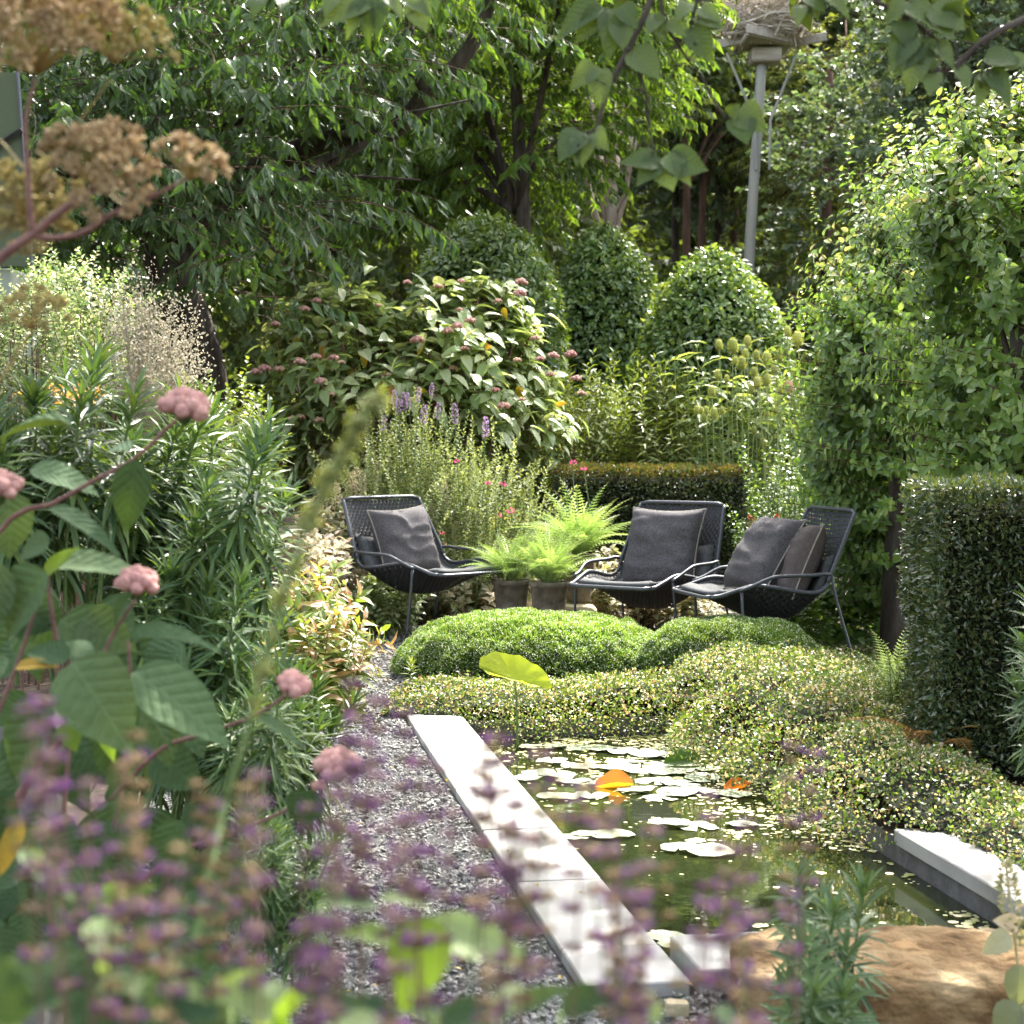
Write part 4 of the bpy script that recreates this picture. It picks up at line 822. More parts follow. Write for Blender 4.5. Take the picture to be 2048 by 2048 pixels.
# ------------------------------------------------------------------ block hedges
def hedge(x0, x1, y0, y1, h, n, label, mats, leaf=L_RHN, ls=(.022, .04), seed=0, topm=None):
    t = thing('yew_hedge', label, 'hedge', ((x0+x1)/2, (y0+y1)/2, 0)); g = G(); box(g, ((x0+x1)/2, (y0+y1)/2, h/2-.04), (x1-x0-.12, y1-y0-.12, h-.08), 0, .04); g.build('inner_core', M['core'], t)
    faces = [('f', (x1-x0)*h), ('t', (x1-x0)*(y1-y0)), ('l', (y1-y0)*h), ('r', (y1-y0)*h)]; tot = sum(a for _, a in faces)
    gs = G(); gt = G()
    for nm, a in faces:
        m_ = int(n*a/tot); u, v = R(0, 1, m_), R(0, 1, m_)
        if nm == 'f': P = np.stack([x0+u*(x1-x0), 0*u+y0, v*h], -1); N = np.array([0, -1, 0.])
        elif nm == 't': P = np.stack([x0+u*(x1-x0), y0+v*(y1-y0), 0*u+h], -1); N = np.array([0, 0, 1.])
        elif nm == 'l': P = np.stack([0*u+x0, y0+u*(y1-y0), v*h], -1); N = np.array([-1, 0, 0.])
        else: P = np.stack([0*u+x1, y0+u*(y1-y0), v*h], -1); N = np.array([1, 0, 0.])
        P = P+N*(R(-.06, .012, m_)+.022*vnoise(P*5, seed, 3))[:, None]
        A_ = N*.9+rng.normal(size=(m_, 3))*.65+[0, 0, .25]; B_ = basis(A_, rdir(m_, .5))
        top = (P[:, 2] > h-.05-.1*R(0, 1, m_)**2) if topm else np.zeros(m_, bool)
        g_ = R(ls[0], ls[1], m_); gs.place(leaf, P[~top], B_[~top], g_[~top]); gt.place(leaf, P[top], B_[top], g_[top]) if top.any() else None
    gs.build('foliage', M[mats], t, False, 'stuff')
    if topm: gt.build('foliage', M[topm], t, False, 'stuff')
yl = G()
for s_ in (-1, 1):
    for q in np.linspace(.15, .95, 5): yl.place(rhomb(.22, .1, .1), [[q, 0, 0]], basis([[.45, s_, .1]], [[0, 0, 1.]]), .5-.2*q)
hedge(.38, 1.98, 14.9, 15.7, 1.06, 26000, 'low clipped yew hedge with a browned top behind the middle chair', 'yew', L_RH, (.025, .045), 51, 'yewtop')
hedge(1.64, 3.3, 6.95, 7.5, 1.12, 52000, 'tall dark block of clipped yew at the right edge of the picture', 'yew', L_RH, (.018, .034), 52)

# ------------------------------------------------------------------ pear trees on the right
def shootT(n=15, L=.45, leaf=L_OV, ls=.085, lm_=0, tipm=1, tip=.25):
    g = G(); pts = smooth_path([(0, 0, 0), (.01, .01, L*.5), (R(-.04, .04), R(-.04, .04), L)], 6); tube(g, pts, np.linspace(.005, .002, 6), 4, 2, 0, False)
    t = np.linspace(.08, 1, n); P = np.stack([np.interp(t, np.linspace(0, 1, 6), pts[:, i]) for i in range(3)], -1); a = np.arange(n)*2.4+R(0, 6)
    el = .75*t-.1; A_ = np.stack([np.cos(a)*np.cos(el), np.sin(a)*np.cos(el), np.sin(el)], -1); B_ = basis(A_, [[0, 0, 1.]]*n); ss = ls*(1.05-.45*t)
    mt = t > 1-tip
    for mk, mi in ((~mt, lm_), (mt, tipm)):
        gg = G(); V, v, F = leaf.flat(); gg.place(leaf, P[mk], B_[mk], ss[mk]); V, v, F = gg.flat()
        F = {k: (None if F[k] is None else (F[k][0], np.full(len(F[k][0]), mi))) for k in (3, 4)}
        g.place((V, v, F), [[0, 0, 0]], None, 1.0, [0.0])
    return g
SH = [shootT() for _ in range(5)]
def pear(label, polyg, Yr, n, base, top, lf, seed, sd=1.0):
    t = thing('pear_tree', label, 'tree', tuple(base), 'pear trees trained along the right side'); g = G()
    trunk(g, [base, (base+top)/2+[.03, 0, 0], top], (.1, .045), 10, 14, 0, .004)
    poly_ = np.array(polyg, float); m_ = n*3; x = R(poly_[:, 0].min(), poly_[:, 0].max(), m_); y = R(poly_[:, 1].min(), poly_[:, 1].max(), m_); k = inpoly(x, y, poly_); x, y = x[k][:n], y[k][:n]
    ed = edist(x, y, poly_); Y = R(Yr[0], Yr[1], len(x)); Ym = sum(Yr)/2; Y = Ym+(Y-Ym)*np.clip(ed/60, .25, 1); Y = np.where((y > 470) & (x < 880), np.maximum(Y, 11.25), Y)
    P = np.stack([(x-512)*Y/FPX, Y, H0-(y-HZ)*Y/FPX], -1); kk = (vnoise(P*1.8, seed, 3) > -.5) & (P[:, 2] > .1); P = P[kk]; x, y, Y = x[kk], y[kk], Y[kk]; k = len(P)
    for T_ in P[rng.choice(k, 16)]: trunk(g, [base+(top-base)*np.clip((T_[2]-.5)/(top[2]-base[2]), .1, .95), (T_+base+(top-base)*.5)/2, T_], (.022, .006), 5, 7)
    g.build('trunk', M['bark'], t, True)
    upz = np.clip((y-poly_[:, 1].min())/250, 0, 1)
    A_ = np.stack([rng.normal(size=k)*.55-.15, rng.normal(size=k)*.55-.35, R(.2, 1.0, k)*(1.15-upz*1.1)+.05], -1)
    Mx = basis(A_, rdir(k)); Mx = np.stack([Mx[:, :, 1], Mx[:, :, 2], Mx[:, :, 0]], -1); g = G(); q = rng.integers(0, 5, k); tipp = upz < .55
    for i, s_ in enumerate(SH):
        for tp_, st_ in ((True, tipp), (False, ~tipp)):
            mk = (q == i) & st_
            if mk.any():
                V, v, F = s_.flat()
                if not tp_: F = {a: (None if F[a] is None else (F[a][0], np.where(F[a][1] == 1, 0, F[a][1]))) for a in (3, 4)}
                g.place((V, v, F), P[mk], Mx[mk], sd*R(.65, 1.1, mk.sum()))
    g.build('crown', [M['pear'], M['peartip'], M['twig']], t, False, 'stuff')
    k = 150; f = rng.choice(np.where(Y < Ym)[0], k); leafparts(t, lf, P[f]+rng.normal(size=(k, 3))*.06-[0, .12, 0], basis(rng.normal(size=(k, 3))+[0, -.3, -.5], rdir(k, .8)+[0, -.4, 0]), R(.06, .085, k))
    return t
plm = [L_HART.mesh('leaf', M['pear']), L_OV.mesh('leaf', M['pear'])]
tr1 = GR(894, 652, .06); tr1[2] = 0
pear('pear tree with the dark trunk standing beside the seat and a bright upright top', [(845, 300), (862, 272), (878, 245), (893, 222), (915, 200), (935, 185), (965, 200), (980, 300), (980, 470), (955, 560), (925, 600), (905, 625), (868, 600), (842, 540), (828, 500), (824, 440), (828, 380), (838, 330)], (10.2, 12.4), 1600, tr1, PT(905, 210, 10.9), plm, 61)
tr2 = np.array([2.55, 9.0, 0])
pear('taller pear tree cut by the right picture edge', [(930, 180), (950, 152), (965, 150), (985, 138), (1005, 138), (1035, 122), (1110, 115), (1120, 480), (1020, 505), (960, 500), (950, 420), (930, 300), (915, 220)], (8.5, 10.2), 1100, tr2, PT(1016, 160, 9.2), plm, 62)
# long whippy leaders standing out of the pear tops
t = thing('pear_leaders', 'tall upright leafy shoots standing out of the pear tops', 'shoots', (2.2, 10, 2.5))
for (x, y, x2, y2, Y) in [(818, 225, 812, 192, 10.6), (852, 215, 846, 140, 10.4), (872, 190, 866, 160, 10.5), (905, 150, 900, 108, 10.2), (888, 175, 884, 120, 10.3), (952, 130, 948, 90, 9.6), (985, 120, 981, 88, 9.5), (1012, 110, 1010, 82, 9.4), (932, 160, 930, 112, 9.8), (806, 330, 800, 290, 10.8), (795, 330, 789, 300, 10.9), (968, 220, 958, 150, 9.3)]:
    a, b = PT(x, y, Y), PT(x2, y2, Y); g = G(); Mx = basis([b-a], rdir(1)); Mx = np.stack([Mx[:, :, 1], Mx[:, :, 2], Mx[:, :, 0]], -1); g.place(SH[rng.integers(0, 5)], [a], Mx, np.linalg.norm(b-a)/.45); g.build('shoot', [M['pear'], M['peartip'], M['twig']], t)

# ------------------------------------------------------------------ ground cover and moss
cov = [(-.68, 8.52), (-.6, 9.3), (.1, 9.55), (.6, 9.4), (.8, 9.35), (1.3, 9.35), (1.6, 9.7), (1.95, 9.2), (1.9, 8), (1.75, 7), (1.9, 6.2), (1.95, 4.9), (1.62, 5.0), (1.52, 5.55), (1.42, 5.95), (1.2, 6.02), (1.02, 6.15), (.93, 6.6), (1.02, 6.95), (.88, 7.15), (.8, 7.5), (.66, 7.75), (.72, 8.2), (.6, 8.3), (.3, 8.26), (.0, 8.28), (-.2, 8.36), (-.24, 8.44), (-.3, 8.5)]
def cover_h(x, y):
    d = edist(x, y, cov); b = .085+.095*np.clip((x-.1)/.9, 0, 1)*np.clip((y-6.1)/1.8, 0, 1)+.05*np.clip((y-5.6)/.8, 0, 1)*(x > .8)
    return b*(1-np.exp(-d/.13))*(1+.6*vnoise(np.stack([x, y, 0*x], -1)*1.9, 71, 3))+.008*vnoise(np.stack([x, y, 0*x], -1)*11, 72, 2), d
n = 150000; x = R(-.62, 1.95, n); y = R(4.9, 10.2, n); k = inpoly(x, y, cov); x, y = x[k], y[k]; h, d = cover_h(x, y)
q = (x[:, None]-PO[0])*PU[0]+(y[:, None]-PO[1])*PU[1]; uu_ = q[:, 0]; vv_ = (x-PO[0])*PV[0]+(y-PO[1])*PV[1]
over = (uu_ > 0) & (uu_ < PL) & (vv_ > 0) & (vv_ < PW); lo = np.where(over, WZ+.01, 0.0)
z = lo+(h-lo)*(1-R(0, 1, len(x))**2.2*.9)+R(-.004, .012, len(x))+.03*(R(0, 1, len(x)) < .03)
P = np.stack([x, y, z], -1); m_ = len(P); Tc = rhomb(.75, .15, .15)
g = G(); g.place(Tc, P, basis(rdir(m_, .15), rdir(m_, 1.1)), R(.008, .019, m_)*np.where(vnoise(P*3, 8, 2) > .2, 1.25, 1.0))
for i in range(700):
    kk = rng.integers(0, m_); p = P[kk]; e_ = p+np.array([R(-.05, .05), R(-.05, .03), R(.02, .06)]); tube(g, [p-[0, 0, .03], (p+e_)/2+[0, 0, .01], e_], .0012, 3, 1, 0, False)
# near-black solid sheet below the leaves
xs, ys = np.meshgrid(np.linspace(-.62, 1.95, 90), np.linspace(4.9, 10.2, 170), indexing='ij'); xf, yf = xs.ravel(), ys.ravel(); inn = inpoly(xf, yf, cov); hh, _ = cover_h(xf, yf)
vv2 = (xf-PO[0])*PV[0]+(yf-PO[1])*PV[1]; uu2 = (xf-PO[0])*PU[0]+(yf-PO[1])*PU[1]; ov2 = (uu2 > 0) & (uu2 < PL) & (vv2 > 0) & (vv2 < PW)
zf = np.where(inn, hh*.62, -.03); i, j = np.meshgrid(np.arange(89), np.arange(169), indexing='ij'); F = np.stack([i*170+j, (i+1)*170+j, (i+1)*170+j+1, i*170+j+1], -1).reshape(-1, 4)
ok = inn & ~ov2; F = F[ok[F].all(1)]; g.add(np.stack([xf, yf, zf], -1), F, 2)
g.build('wire_vine', [M['cover'], M['stembrown'], M['core']], kind='stuff', label='mounding wire vine with tiny pale leaves spilling over the right and far pond edges', cat='ground cover')
# shaded carpet beyond
pol2 = [(1.5, 9.6), (1.55, 10.6), (2.0, 11.6), (3.2, 11.0), (3.0, 8.5), (1.95, 8.3), (1.75, 9.0)]
n = 30000; x = R(1.5, 3.2, n); y = R(8.3, 11.6, n); k = inpoly(x, y, pol2); x, y = x[k], y[k]; z = (.06+.04*vnoise(np.stack([x, y, 0*x], -1)*2, 75, 3))*R(.2, 1, len(x)); m_ = len(x)
g = G(); g.place(Tc, np.stack([x, y, z], -1), basis(rdir(m_, .15), rdir(m_, 1.1)), R(.012, .022, m_)); g.build('creeping_plants', M['cover'], kind='stuff', label='shaded creeping plants around the pear trunk', cat='ground cover')
def mound(name, c, rx, ry, h, n, label, seed):
    t = thing(name, label, 'cushion plant', (c[0], c[1], 0), 'mossy green cushion mounds'); k = 40; V = []
    def hz(r): return h*np.clip(1-r**3.6, 0, 1)**.6
    for r in np.linspace(0, 1, 14):
        for a in np.arange(k)*2*np.pi/k: V.append((c[0]+rx*r*math.cos(a)*.97, c[1]+ry*r*math.sin(a)*.97, float(hz(r))*.93))
    V = np.array(V); V[:, 2] *= 1+.04*vnoise(V*2, seed, 2); i, j = np.meshgrid(np.arange(13), np.arange(k), indexing='ij'); F = np.stack([i*k+j, (i+1)*k+j, (i+1)*k+(j+1) % k, i*k+(j+1) % k], -1).reshape(-1, 4)
    g = G(); g.add(V, F); g.build('heart', M['core'], t, True)
    r = R(0, 1, n)**.5; a = R(0, 6.2832, n); r = np.where(R(0, 1, n) < .4, R(.8, 1, n), r); dr = (hz(np.minimum(r+.01, 1))-hz(r-.01))/.02
    N = norm(np.stack([-dr*np.cos(a)/rx, -dr*np.sin(a)/ry, np.ones(n)], -1)); zz = hz(r); zz = np.where(r > .985, R(0, 1, n)*hz(.985), zz)
    P = np.stack([c[0]+rx*r*np.cos(a), c[1]+ry*r*np.sin(a), zz*(1+.04*vnoise(np.stack([c[0]+rx*r*np.cos(a), c[1]+ry*r*np.sin(a), zz], -1)*2, seed, 2))], -1)
    lump = .018*vnoise(P*7, seed+1, 3)+.008*vnoise(P*22, seed+2, 2); P = P+N*lump[:, None]-N*.006
    fl = R(0, 1, n) < .09; A_ = N+rng.normal(size=(n, 3))*.42
    g = G(); g.place(rhomb(.2, .2, .2), P[~fl], basis(A_[~fl], rdir((~fl).sum())), R(.014, .03, (~fl).sum())); g.build('foliage', M['moss'], t, False, 'stuff')
    g = G(); m_ = fl.sum(); g.place(rhomb(.8, .1, .1), P[fl]+N[fl]*.02, basis(rdir(m_), N[fl]), R(.005, .008, m_)); g.build('florets', M['mossfl'], t, False, 'stuff')
mound('moss_mound', (.12, 10.2), .80, .6, .305, 110000, 'large bright green mossy cushion in front of the fern pots', 81)
mound('moss_mound', (1.2, 9.95), .54, .42, .30, 70000, 'second mossy cushion behind, in front of the two right chairs', 85)
g = G(); box(g, (.2, 9.72, -.005), (1.1, .02, .07), 0, .003); g.build('shadow_bar', M['shadowbar'], label='dark bar standing for the shadow line under the mossy cushion', cat='shadow line')  # dark bar put in for the shadow line at the cushion foot

# ------------------------------------------------------------------ perennials and shrubs of the borders
def stemT(n=14, L=.6, leaf=L_LAN, ls=.12, pair=True, bend=.1, el=(.1, .9), taper=.5, lm_=0, sm=1, start=.12, rad=.003, top=None):
    """upright leafy stem along +z"""
    g = G(); bx, by = R(-bend, bend), R(-bend, bend); pts = smooth_path([(0, 0, 0), (bx*.3, by*.3, L*.5), (bx, by, L)], 6); tube(g, pts, np.linspace(rad, rad*.4, 6), 4, sm, 0, False)
    t = np.linspace(start, 1, n); P = np.stack([np.interp(t, np.linspace(0, 1, 6), pts[:, i]) for i in range(3)], -1); a = (np.arange(n)//2*1.57+(np.arange(n) % 2)*np.pi if pair else np.arange(n)*2.4)+R(-.3, .3, n)
    e_ = el[0]+(el[1]-el[0])*t; A_ = np.stack([np.cos(a)*np.cos(e_), np.sin(a)*np.cos(e_), np.sin(e_)], -1)
    V, v, F = leaf.flat(); F = {k: (None if F[k] is None else (F[k][0], np.full(len(F[k][0]), lm_))) for k in (3, 4)}
    g.place((V, v, F), P, basis(A_, [[0, 0, 1.]]*n), ls*(1-taper*t)*R(.8, 1.15, n))
    if top: top(g, pts[-1])
    return g
UP = np.array([0, 0, 1.])
def upb(D):
    """frames whose local +z runs along D"""
    D = norm(np.asarray(D, float)); B_ = basis(D, rdir(len(D))); return np.stack([B_[:, :, 1], B_[:, :, 2], B_[:, :, 0]], -1)
def clump(g, T, n, c, rx, ry, lean=.35, sc=(.75, 1.15), jit=.18, zb=0.0):
    """stems rooted in an ellipse, fanning outwards"""
    a = R(0, 6.2832, n); r = R(0, 1, n)**.5; P = np.stack([c[0]+rx*r*np.cos(a), c[1]+ry*r*np.sin(a), np.full(n, c[2]+zb)], -1)
    D = np.stack([lean*r*np.cos(a), lean*r*np.sin(a), np.ones(n)], -1)+rng.normal(size=(n, 3))*jit; Mx = upb(D); q = rng.integers(0, len(T), n)
    for i, s_ in enumerate(T): mk = q == i; g.place(s_, P[mk], Mx[mk], R(*sc, mk.sum()))
def region(poly_, Yr, n, seed=0, fr=9, sc=1.5, zmin=.02):
    poly_ = np.array(poly_, float); m_ = n*4; x = R(poly_[:, 0].min(), poly_[:, 0].max(), m_); y = R(poly_[:, 1].min(), poly_[:, 1].max(), m_); k = inpoly(x, y, poly_); x, y = x[k][:n], y[k][:n]
    ed = edist(x, y, poly_); Ym = sum(Yr)/2; Y = R(Yr[0], Yr[1], len(x)); Y = Ym+(Y-Ym)*np.clip(ed/(.3*(poly_[:, 1].max()-poly_[:, 1].min())), .2, 1)
    P = np.stack([(x-512)*Y/FPX, Y, H0-(y-HZ)*Y/FPX], -1); k = (vnoise(P*sc, seed, 3) > -fr) & (P[:, 2] > zmin); return P[k], x[k], y[k]
def mass(name, label, cat, mats, T, P, D, sc, group=None, root=None):
    t = thing(name, label, cat, tuple(root if root is not None else P.mean(0)*[1, 1, 0]), group); g = G(); Mx = upb(D); q = rng.integers(0, len(T), len(P))
    for i, s_ in enumerate(T): mk = q == i; g.place(s_, P[mk], Mx[mk], sc[mk])
    lo_ = P[rng.choice(len(P), min(len(P), 70))]
    for p in lo_:
        if p[2] > .12: tube(g, [(p[0]*.9+P[:, 0].mean()*.1, p[1]*.9+P[:, 1].mean()*.1, GZ), p*[1, 1, .5]+[R(-.03, .03), 0, 0], p+[0, 0, .03]], [.007, .005, .003], 4, 1, 0, False)
    g.build('foliage', mats, t, False, 'stuff'); return t

# central hydrangea
HY = 15.0
def flowerhead(nb=14, r=.045, br=.012, flat=.55, mi=0):
    g = G(); V, v, F = B_MD.flat(); k = nb; a = np.arange(k)*2.4; rr = r*np.sqrt((np.arange(k)+.3)/k); P = np.stack([rr*np.cos(a), rr*np.sin(a), flat*r*(1-(rr/r)**2)], -1)
    if br < .0128: V, v, F = B_HI.flat()
    for i in range(k):
        Vb = V*br*R(.75, 1.2); Vb = Vb*(1+.14*vnoise(V*4+i*3, 5, 2)+(.13*vnoise(V*13+i, 6, 2) if br < .0128 else 0))[:, None]; g.add(Vb+P[i], [F[3][0], F[4][0]], mi, (R(0, .5)+.25*(1+vnoise(V*9+i, 3, 2))) % 1); 
        tube(g, [(0, 0, -.03), P[i]], .0016, 3, 1, 0, False)
    return g
fh = [flowerhead(R(9, 14).__int__() if False else 12, .05, .018, .6) for _ in range(3)]
fhm = [f.mesh('flower_head', [M['pink'], M['stemgreen']], True) for f in fh]+[flowerhead(10, .045, .016, .4).mesh('flower_head', [M['pinkdull'], M['stemgreen']], True)]
t = thing('hydrangea_bush', 'big rounded hydrangea with large drooping pale leaves and pink flower heads, behind the left chair', 'shrub', tuple(PT(400, 440, HY)*[1, 1, 0]))
ep = [(238, 375), (262, 335), (282, 300), (310, 282), (345, 284), (368, 282), (385, 318), (410, 300), (440, 280), (480, 276), (520, 282), (532, 310), (545, 345), (560, 380), (575, 420), (560, 455), (500, 465), (440, 450), (380, 445), (320, 465), (270, 470), (250, 430)]
P, x, y = region(ep, (14.2, 16.0), 1050, 5, .6, 2)
g = G()
for p in P[rng.choice(len(P), 60)]: trunk(g, [np.array([PT(400, 0, HY)[0]+(p[0]-PT(400, 0, HY)[0])*.35, HY, .1]), (p+[PT(400, 0, HY)[0], HY, .5])/2+[0, 0, .15], p], (.014, .005), 5, 7)
g.build('stems', M['stembrown'], t, True)
whorl = G(); T_ = L_OV
hl = [leafT([.06, .2, .42, .65, .85], [.55, .9, 1, .78, .4], .25, .42, .55, .004) for _ in range(1)][0]
def whorlT(n=6, ls=.17, dz=.6):
    g = G(); a = np.arange(n)*(2*np.pi/2)+np.arange(n)//2*1.57; e_ = R(-.15, .35, n); A_ = np.stack([np.cos(a)*np.cos(e_), np.sin(a)*np.cos(e_), np.sin(e_)], -1); Pq = np.stack([0*a, 0*a, -np.arange(n)//2*.05], -1)
    g.place(hl, Pq, basis(A_, [[0, 0, 1.]]*n), ls*R(.7, 1.1, n)); tube(g, [(0, 0, -.25), (0, 0, .02)], .004, 4, 1, 0, False); return g
WT = [whorlT(6), whorlT(5), whorlT(7), whorlT(4)]
g = G(); c0 = np.array([PT(400, 0, HY)[0], HY, 1.2]); D = norm(P-c0)*.7+[0, -.1, .8]+rng.normal(size=P.shape)*.3; Mx = upb(D); q = rng.integers(0, 4, len(P))
for i, s_ in enumerate(WT): mk = q == i; g.place(s_, P[mk], Mx[mk], R(.7, 1.15, mk.sum()))
g.build('foliage', [M['hyd'], M['stemred']], t, False, 'stuff')
hm = [hl.mesh('leaf', M['hyd'])]; hmo = [hl.mesh('leaf', M['hydold'])]
front = np.where(P[:, 1] < 15.1)[0]; k = 270; f = rng.choice(front, k); PP = P[f]+rng.normal(size=(k, 3))*.13-[0, .15, 0]
leafparts(t, hm, PP, basis(norm(PP-c0)*[.9, .5, .3]+rng.normal(size=(k, 3))*.4+[0, -.2, -.15], rdir(k, .9)*[.4, .4, 1]+[0, -.1, 1.0]), R(.12, .2, k))
k = 14; f = rng.choice(front, k); leafparts(t, hmo, P[f]-[0, .2, .1], basis(rng.normal(size=(k, 3))+[0, 0, -1.], rdir(k)+[0, -1, 0]), R(.1, .15, k))
HF = [(380, 290), (440, 190+60), (240, 360), (1030, 180), (1140, 155), (1430, 160), (1420, 215), (1130, 290), (1185, 345), (1075, 395), (1120, 370), (1500, 430), (440, 520), (360, 545), (525, 525), (260, 580), (150, 595), (190, 578), (460, 640), (780, 605), (1100, 575), (1180, 605), (1305, 680), (1435, 725), (1345, 760), (325, 820), (365, 810), (455, 825), (160, 820), (1585, 515), (1520, 530), (1410, 535), (1570, 605), (880, 160), (1695, 625), (1720, 695), (585, 800), (1670, 510), (930, 440), (740, 270), (510, 700), (1160, 480), (1320, 250), (560, 545)]
for i, (x, y) in enumerate(HF): inst(fhm[i % 4], 'flower_head', t, PT(225+.207*x, 250+.207*y, 14.15+R(0, .25)), rotz(np.array(R(0, 6))), R(.55, 1.0))

# hedge of willow-leaved perennials right of it and yellowish shrub to its left
WL = [stemT(26, .8, L_LAN, .15, False, .12, (-.1, .9), .4, rad=.004) for _ in range(4)]
P, x, y = region([(552, 400), (580, 378), (610, 398), (640, 392), (668, 400), (700, 425), (705, 475), (560, 480), (545, 440)], (16, 17.2), 230, 7); P = P-[0, 0, .35]
mass('leafy_perennial', 'fresh yellow green perennials with narrow leaves above the low yew hedge', 'perennial', [M['light'], M['stembrown']], WL, P, rng.normal(size=P.shape)*.28+[0, 0, 1], R(.6, 1.0, len(P)))
P, x, y = region([(185, 395), (215, 385), (262, 392), (275, 440), (265, 480), (190, 480)], (9.8, 11.2), 120, 8); P = P-[0, 0, .3]
mass('yellow_shrub', 'small yellow green leafy shrub between the spurge and the hydrangea', 'shrub', [M['light'], M['stembrown']], [stemT(20, .5, L_OV, .06, False, .1, (0, .9), .3) for _ in range(3)], P, rng.normal(size=P.shape)*.35+[0, 0, 1], R(.6, 1.0, len(P)))
# teasels
def headT():
    g = G(); V, v, F = B_HI.flat(); W_ = V*[.5, .5, .85]; W_[:, 2] += .15*(1-V[:, 2]**2); W_ = W_*(1+.05*np.sin(V[:, 2:3]*30)*np.cos(np.arctan2(V[:, 1:2], V[:, 0:1])*8)); g.add(W_, [F[3][0], F[4][0]], 0)
    n = 220; d = rdir(n); g.place(rhomb(.16, 0, 0), d*[.48, .48, .83], basis(d+[0, 0, .5], rdir(n)), .28, R(.2, .6, n))
    n = 9; a = np.arange(n)*2*np.pi/n; g.place(rhomb(.09, .2, -.5), np.tile([[0, 0, -.75]], (n, 1)), basis(np.stack([np.cos(a), np.sin(a), .25+0*a], -1), [[0, 0, 1.]]*n), R(.8, 1.3, n)); return g
hT = headT(); hme = hT.mesh('seed_head', M['teash']); hmp = hT.mesh('seed_head', M['pinkdull'])
TH = [(205, 140, 20), (302, 150, 30), (405, 115, 22), (390, 200, 18), (467, 215, 20), (540, 240, 28), (625, 220, 24), (363, 270, 26), (320, 250, 16), (592, 310, 18), (450, 335, 20), (195, 350, 20), (258, 380, 16), (155, 465, 20), (540, 385, 24), (470, 410, 24), (430, 450, 16), (490, 390, 14), (695, 435, 26), (770, 430, 18), (630, 450, 18), (685, 45, 20), (757, 100, 30), (915, 230, 20), (1015, 515, 24), (790, 590, 18), (50, 595, 16), (80, 600, 14), (115, 600, 16), (100, 650, 20), (170, 620, 22), (225, 600, 16), (540, 620, 16), (605, 605, 16), (450, 740, 16), (515, 830, 20), (970, 1135, 22), (1045, 1135, 18)]
tl = [('teasel plant with small heads left of the tall ones, behind the hedge', 690+.1424*130), ('tall teasel plant with the largest heads', 690+.1424*350), ('teasel plant in the middle of the group with crowded heads', 690+.1424*560), ('teasel plant beside the pear tree with a mauve tinged head', 690+.1424*800)]
tls = [stemT(6, .8, leafT([.25, .6], [1, .7], .4, .5, .2), .34, True, .06, (.1, .5), .3, rad=.005) for _ in range(5)]
TY = 16.0
for q_, (lab, cx) in enumerate(tl):
    rt = PT(cx, 440, TY)*[1, 1, 0]; t = thing('teasel', lab, 'teasel', tuple(rt), 'teasels behind the hedge'); g = G()
    for (x, y, s_) in TH:
        px, py = 690+.1424*x, 325+.1424*y
        if min(range(4), key=lambda k: abs(tl[k][1]-px)) != q_: continue
        p = PT(px, py, TY+R(-.9, -.2)); b_ = np.array([rt[0]+(p[0]-rt[0])*.5, p[1], .1]); pts = smooth_path([b_, (b_+p)/2+[R(-.04, .04), 0, .05], p-[0, 0, .02]], 8); tube(g, pts, np.linspace(.006, .0035, 8), 5)
        inst(hmp if (x, y) == (695, 435) else hme, 'seed_head', t, p, np.eye(3), s_*.1424*2.15*p[1]/FPX)
    g.build('stems', M['teas'], t, True)
    g = G(); k = 34; P, x, y = region([(cx-34, 395), (cx+34, 385), (cx+40, 520), (cx-30, 520)], (15.7, 16.6), k, 3); Mx = upb(rng.normal(size=P.shape)*.25+[0, 0, 1]); qq = rng.integers(0, 5, len(P))
    for i, s2 in enumerate(tls): mk = qq == i; g.place(s2, P[mk]-[0, 0, .25], Mx[mk], R(.6, 1.05, mk.sum()))
    g.build('foliage', [M['teas'], M['teas']], t, False, 'stuff')
# green mass right of hedge with red spikes
P, x, y = region([(752, 470), (790, 450), (815, 480), (835, 520), (830, 600), (745, 600), (742, 520)], (11.6, 12.8), 210, 9); P = P-[0, 0, .25]
mass('leafy_perennial', 'mid green leafy perennials between the yew hedge and the side facing chair', 'perennial', [M['green'], M['stemgreen']], [stemT(22, .5, L_MID, .055, False, .1, (0, .8), .3) for _ in range(4)], P, rng.normal(size=P.shape)*.3+[0, 0, 1], R(.6, 1.0, len(P)))
def spikeT(L, r, leaf, sz, n, mi=0, sm=1, ext=.5):
    g = G(); tube(g, [(0, 0, -ext), (0, 0, L)], .003, 4, sm, 0, False); z = R(0, 1, n); a = R(0, 6.28, n); rr = r*np.sin(np.pi*np.clip(z*.85+.12, 0, 1)); P = np.stack([rr*np.cos(a), rr*np.sin(a), z*L], -1)
    V, v, F = leaf.flat(); F = {k: (None if F[k] is None else (F[k][0], np.full(len(F[k][0]), mi))) for k in (3, 4)}
    g.place((V, v, F), P, basis(np.stack([np.cos(a), np.sin(a), R(0, 1, n)], -1), rdir(n)), sz*R(.7, 1.3, n)); return g
def spikes(name, label, cat, T, mats, pts, Y, sc=1.0, group=None, lean=.1):
    t = thing(name, label, cat, tuple(PT(pts[0][0], 440, Y)*[1, 1, 0]), group); ms = [x.mesh('flower_spike', mats) for x in T]
    for i, (px, py) in enumerate(pts):
        p = PT(px, py, Y+R(-.15, .15)); inst(ms[i % len(ms)], 'flower_spike', t, p, upb([[R(-lean, lean), R(-lean, lean), 1]])[0], sc*R(.8, 1.2))
    return t
rs = [spikeT(.15, .016, L_RH, .016, 90, ext=.4) for _ in range(2)]
def r2(x, y): return 575+.1812*x, 480+.1812*y
